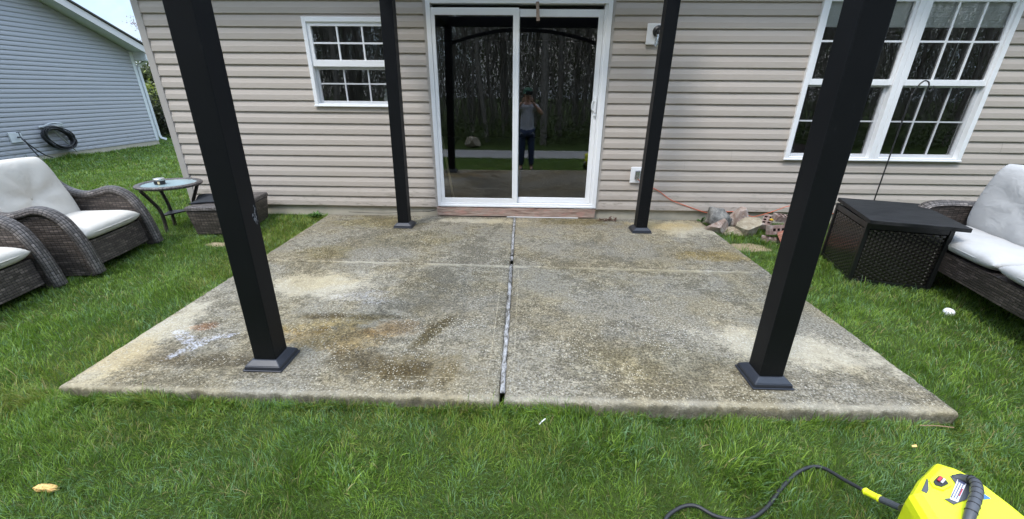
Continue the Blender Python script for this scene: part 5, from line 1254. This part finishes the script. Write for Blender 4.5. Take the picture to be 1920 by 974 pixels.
# ------------------------------------------------------------------ grass blades
def grass():
    zones = []  # x0,x1,y0,y1, density, width, height, segs
    zones.append((-2.95, 3.1, -4.05, -3.18, 25000, .0018, .047))
    zones.append((-5.2, -2.0, -3.5, .0, 11000, .0026, .045))
    zones.append((2.05, 5.4, -3.6, .0, 11000, .0026, .045))
    zones.append((-7.5, -3.75, -.4, 3.0, 3200, .0055, .050))
    zones.append((-12.0, -5.2, -3.5, .2, 1300, .007, .05))
    zones.append((-12.0, -4.2, 3.0, 11.5, 1300, .009, .055))
    zones.append((-12.0, -7.5, -.2, 3.0, 1700, .008, .055))
    zones.append((5.4, 9.0, -4.5, .0, 1200, .007, .05))
    zones.append((-5.2, -2.95, -5.6, -3.5, 3000, .0045, .05)); zones.append((3.1, 5.4, -5.6, -3.6, 3000, .0045, .05))
    zones.append((-2.95, 3.1, -5.6, -4.05, 2600, .0045, .05)); zones.append((-7, 8, -9.0, -5.6, 420, .010, .06))
    B = []
    for (x0, x1, y0, y1, dn, wd, ht) in zones:
        n_ = int((x1-x0)*(y1-y0)*dn); x = rng.uniform(x0, x1, n_); y = rng.uniform(y0, y1, n_)
        B.append(np.stack([x, y, np.full(n_, wd), np.full(n_, ht)], 1))
    # fringe of longer blades along the slab edge
    n_ = 8200; x = rng.uniform(-2.13, 2.26, n_); y = -3.236-np.abs(rng.normal(0, .016, n_)); B.append(np.stack([x, y, np.full(n_, .0024), .045+.045*hnoise(x, y, .22, 41)], 1))
    n_ = 2600; y = rng.uniform(-3.2, 0, n_); B.append(np.stack([-2.155-np.abs(rng.normal(0, .02, n_))+.045*(-y/3.2), y, np.full(n_, .0028), np.full(n_, .048)], 1))
    y = rng.uniform(-3.2, -.2, n_); B.append(np.stack([2.225+np.abs(rng.normal(0, .02, n_)), y, np.full(n_, .0028), np.full(n_, .044)], 1))
    # tall tufts at the foot of the walls
    n_ = 2600; y = rng.uniform(3.2, 7.4, n_); k = hnoise(y, y*0, .3, 3); B.append(np.stack([-10.36+np.abs(rng.normal(0, .06, n_)), y, np.full(n_, .009), .07+.16*k**2*(y < 5.6)], 1))
    for (cx, cy, nn, sp, hh) in ((1.15, -3.52, 900, .13, .075), (-.55, -3.6, 500, .12, .065), (2.62, -.70, 700, .14, .07), (2.45, -.46, 500, .10, .075), (-3.0, -2.75, 500, .2, .075), (.66, -3.42, 420, .1, .08)):
        B.append(np.stack([rng.normal(cx, sp, nn), rng.normal(cy, sp*.6, nn), np.full(nn, .0038), rng.uniform(hh*.6, hh, nn)], 1))
    B = np.concatenate(B); x, y = B[:, 0], B[:, 1]
    keep = ~((x > -2.15+(-y/3.2)*.045) & (x < 2.222) & (y > -3.232-(x+2.1)*.0046) & (y < .1))
    keep &= ~((x > -3.78) & (y > -.012)); keep &= ~((x < -10.37) & (y < 7.5) & (y > -4.5))
    def spot(cx, cy, rx, ry): return ((x-cx)/rx)**2+((y-cy)/ry)**2 < (.35+1.1*hnoise(x, y, .05, 4))
    for q, pr_ in (((-2.78, -1.03, .16, .06), .90), ((2.42, -.80, .20, .12), .8), ((.55, -3.84, .2, .045), .9), ((2.3, -.55, .1, .3), .4)): keep &= ~(spot(*q) & (rng.random(len(x)) < pr_))
    keep &= ~((x > 2.2) & (x < 3.3) & (y > -.33) & (rng.random(len(x)) < .75))
    # under furniture
    B = B[keep]; x, y, wd, ht = B.T; n_ = len(B); z = gz(x, y)-.006
    ang = 2*math.pi*(hnoise(x, y, .11, 21)*1.6+hnoise(x, y, .5, 22)*1.3)+rng.normal(0, 1.0, n_)
    lean = np.clip(rng.normal(.62, .28, n_)+.35*(hnoise(x, y, .16, 23)-.5), .05, 1.25)
    h = ht*rng.uniform(.55, 1.25, n_)*(.75+.55*hnoise(x, y, .25, 24)); stray = rng.random(n_) < .02; h[stray] *= 1.5
    d = np.stack([np.cos(ang), np.sin(ang), np.zeros(n_)], 1); tw = rng.normal(0, .7, n_); s = np.stack([-np.sin(ang+tw), np.cos(ang+tw), np.zeros(n_)], 1)*(wd*rng.uniform(.6, 1.3, n_)/2)[:, None]
    p0 = np.stack([x, y, z], 1)
    def at(t):
        th = lean*t*1.25
        return p0 + d*(h*np.sin(th*.75)*t)[:, None] + np.array([0, 0, 1])*(h*t*np.cos(th*.72))[:, None]
    p1, p2, p3 = at(.42), at(.76), at(1.0)
    V = np.stack([p0-s, p0+s, p1-s, p1+s, p2-s*.72, p2+s*.72, p3], 1).reshape(-1, 3)
    base = (np.arange(n_)*7)[:, None]
    q1 = base+np.array([[0, 1, 3, 2]]); q2 = base+np.array([[2, 3, 5, 4]]); t3 = base+np.array([[4, 5, 6]])
    loops = np.concatenate([q1, q2, t3], 1).ravel(); ls = (np.arange(n_)*11)[:, None]+np.array([[0, 4, 8]]); lt = np.tile([4, 4, 3], n_)
    me = bpy.data.meshes.new('grass_blades'); me.vertices.add(n_*7); me.vertices.foreach_set('co', V.ravel().astype(np.float32))
    me.loops.add(n_*11); me.loops.foreach_set('vertex_index', loops.astype(np.int32)); me.polygons.add(n_*3)
    me.polygons.foreach_set('loop_start', ls.ravel().astype(np.int32)); me.polygons.foreach_set('loop_total', lt.astype(np.int32))
    me.polygons.foreach_set('use_smooth', np.ones(n_*3, bool)); me.update()
    # colour of each blade
    A = np.array([.030, .078, .010]); Bc = np.array([.168, .285, .032]); Cc = np.array([.33, .47, .07]); Dc = np.array([.17, .29, .13]); Ec = np.array([.34, .28, .12])
    m_ = np.clip(.45*hnoise(x, y, .35, 31)+.35*hnoise(x, y, .09, 32)+.25*rng.random(n_), 0, 1)[:, None]
    c = A*(1-m_)+Bc*m_
    k = (rng.random(n_) < .22+.22*(hnoise(x, y, .2, 33) > .6))[:, None]; c = np.where(k, Cc*.55+c*.45, c)
    k = (rng.random(n_) < .10+.20*(hnoise(x, y, .45, 34) > .62))[:, None]; c = np.where(k, Dc, c)
    yel = np.exp(-((x+2.3)/.25)**2)*(y > -1.6)*(y < -.1)+np.exp(-((x+2.32)/.16)**2)*(hnoise(x, y, .3, 36) > .5)+.5*(y < -3.2)*(y > -3.5)*(hnoise(x, y, .25, 37) > .6)+((x+2.45)**2/.09+(y+.75)**2/.05 < 1)
    k = (rng.random(n_) < .5*np.clip(yel, 0, 1))[:, None]; c = np.where(k, np.array([.24, .26, .05]), c)
    k = (rng.random(n_) < .025+.10*(hnoise(x, y, .18, 51) > .72)*(hnoise(x, y, .05, 52) > .4))[:, None]; c = np.where(k, Ec, c)
    c = c*rng.uniform(.75, 1.25, (n_, 1)); c4 = np.concatenate([c, np.ones((n_, 1))], 1)
    at_ = me.attributes.new('col', 'FLOAT_COLOR', 'POINT'); at_.data.foreach_set('color', np.repeat(c4, 7, 0).ravel().astype(np.float32))
    me.materials.append(M['grass']); ob = bpy.data.objects.new('grass_blades', me); COL.objects.link(ob)
    tag(ob, 'green mown grass blades covering the lawn', 'grass', kind='stuff'); print('blades', n_)
grass()
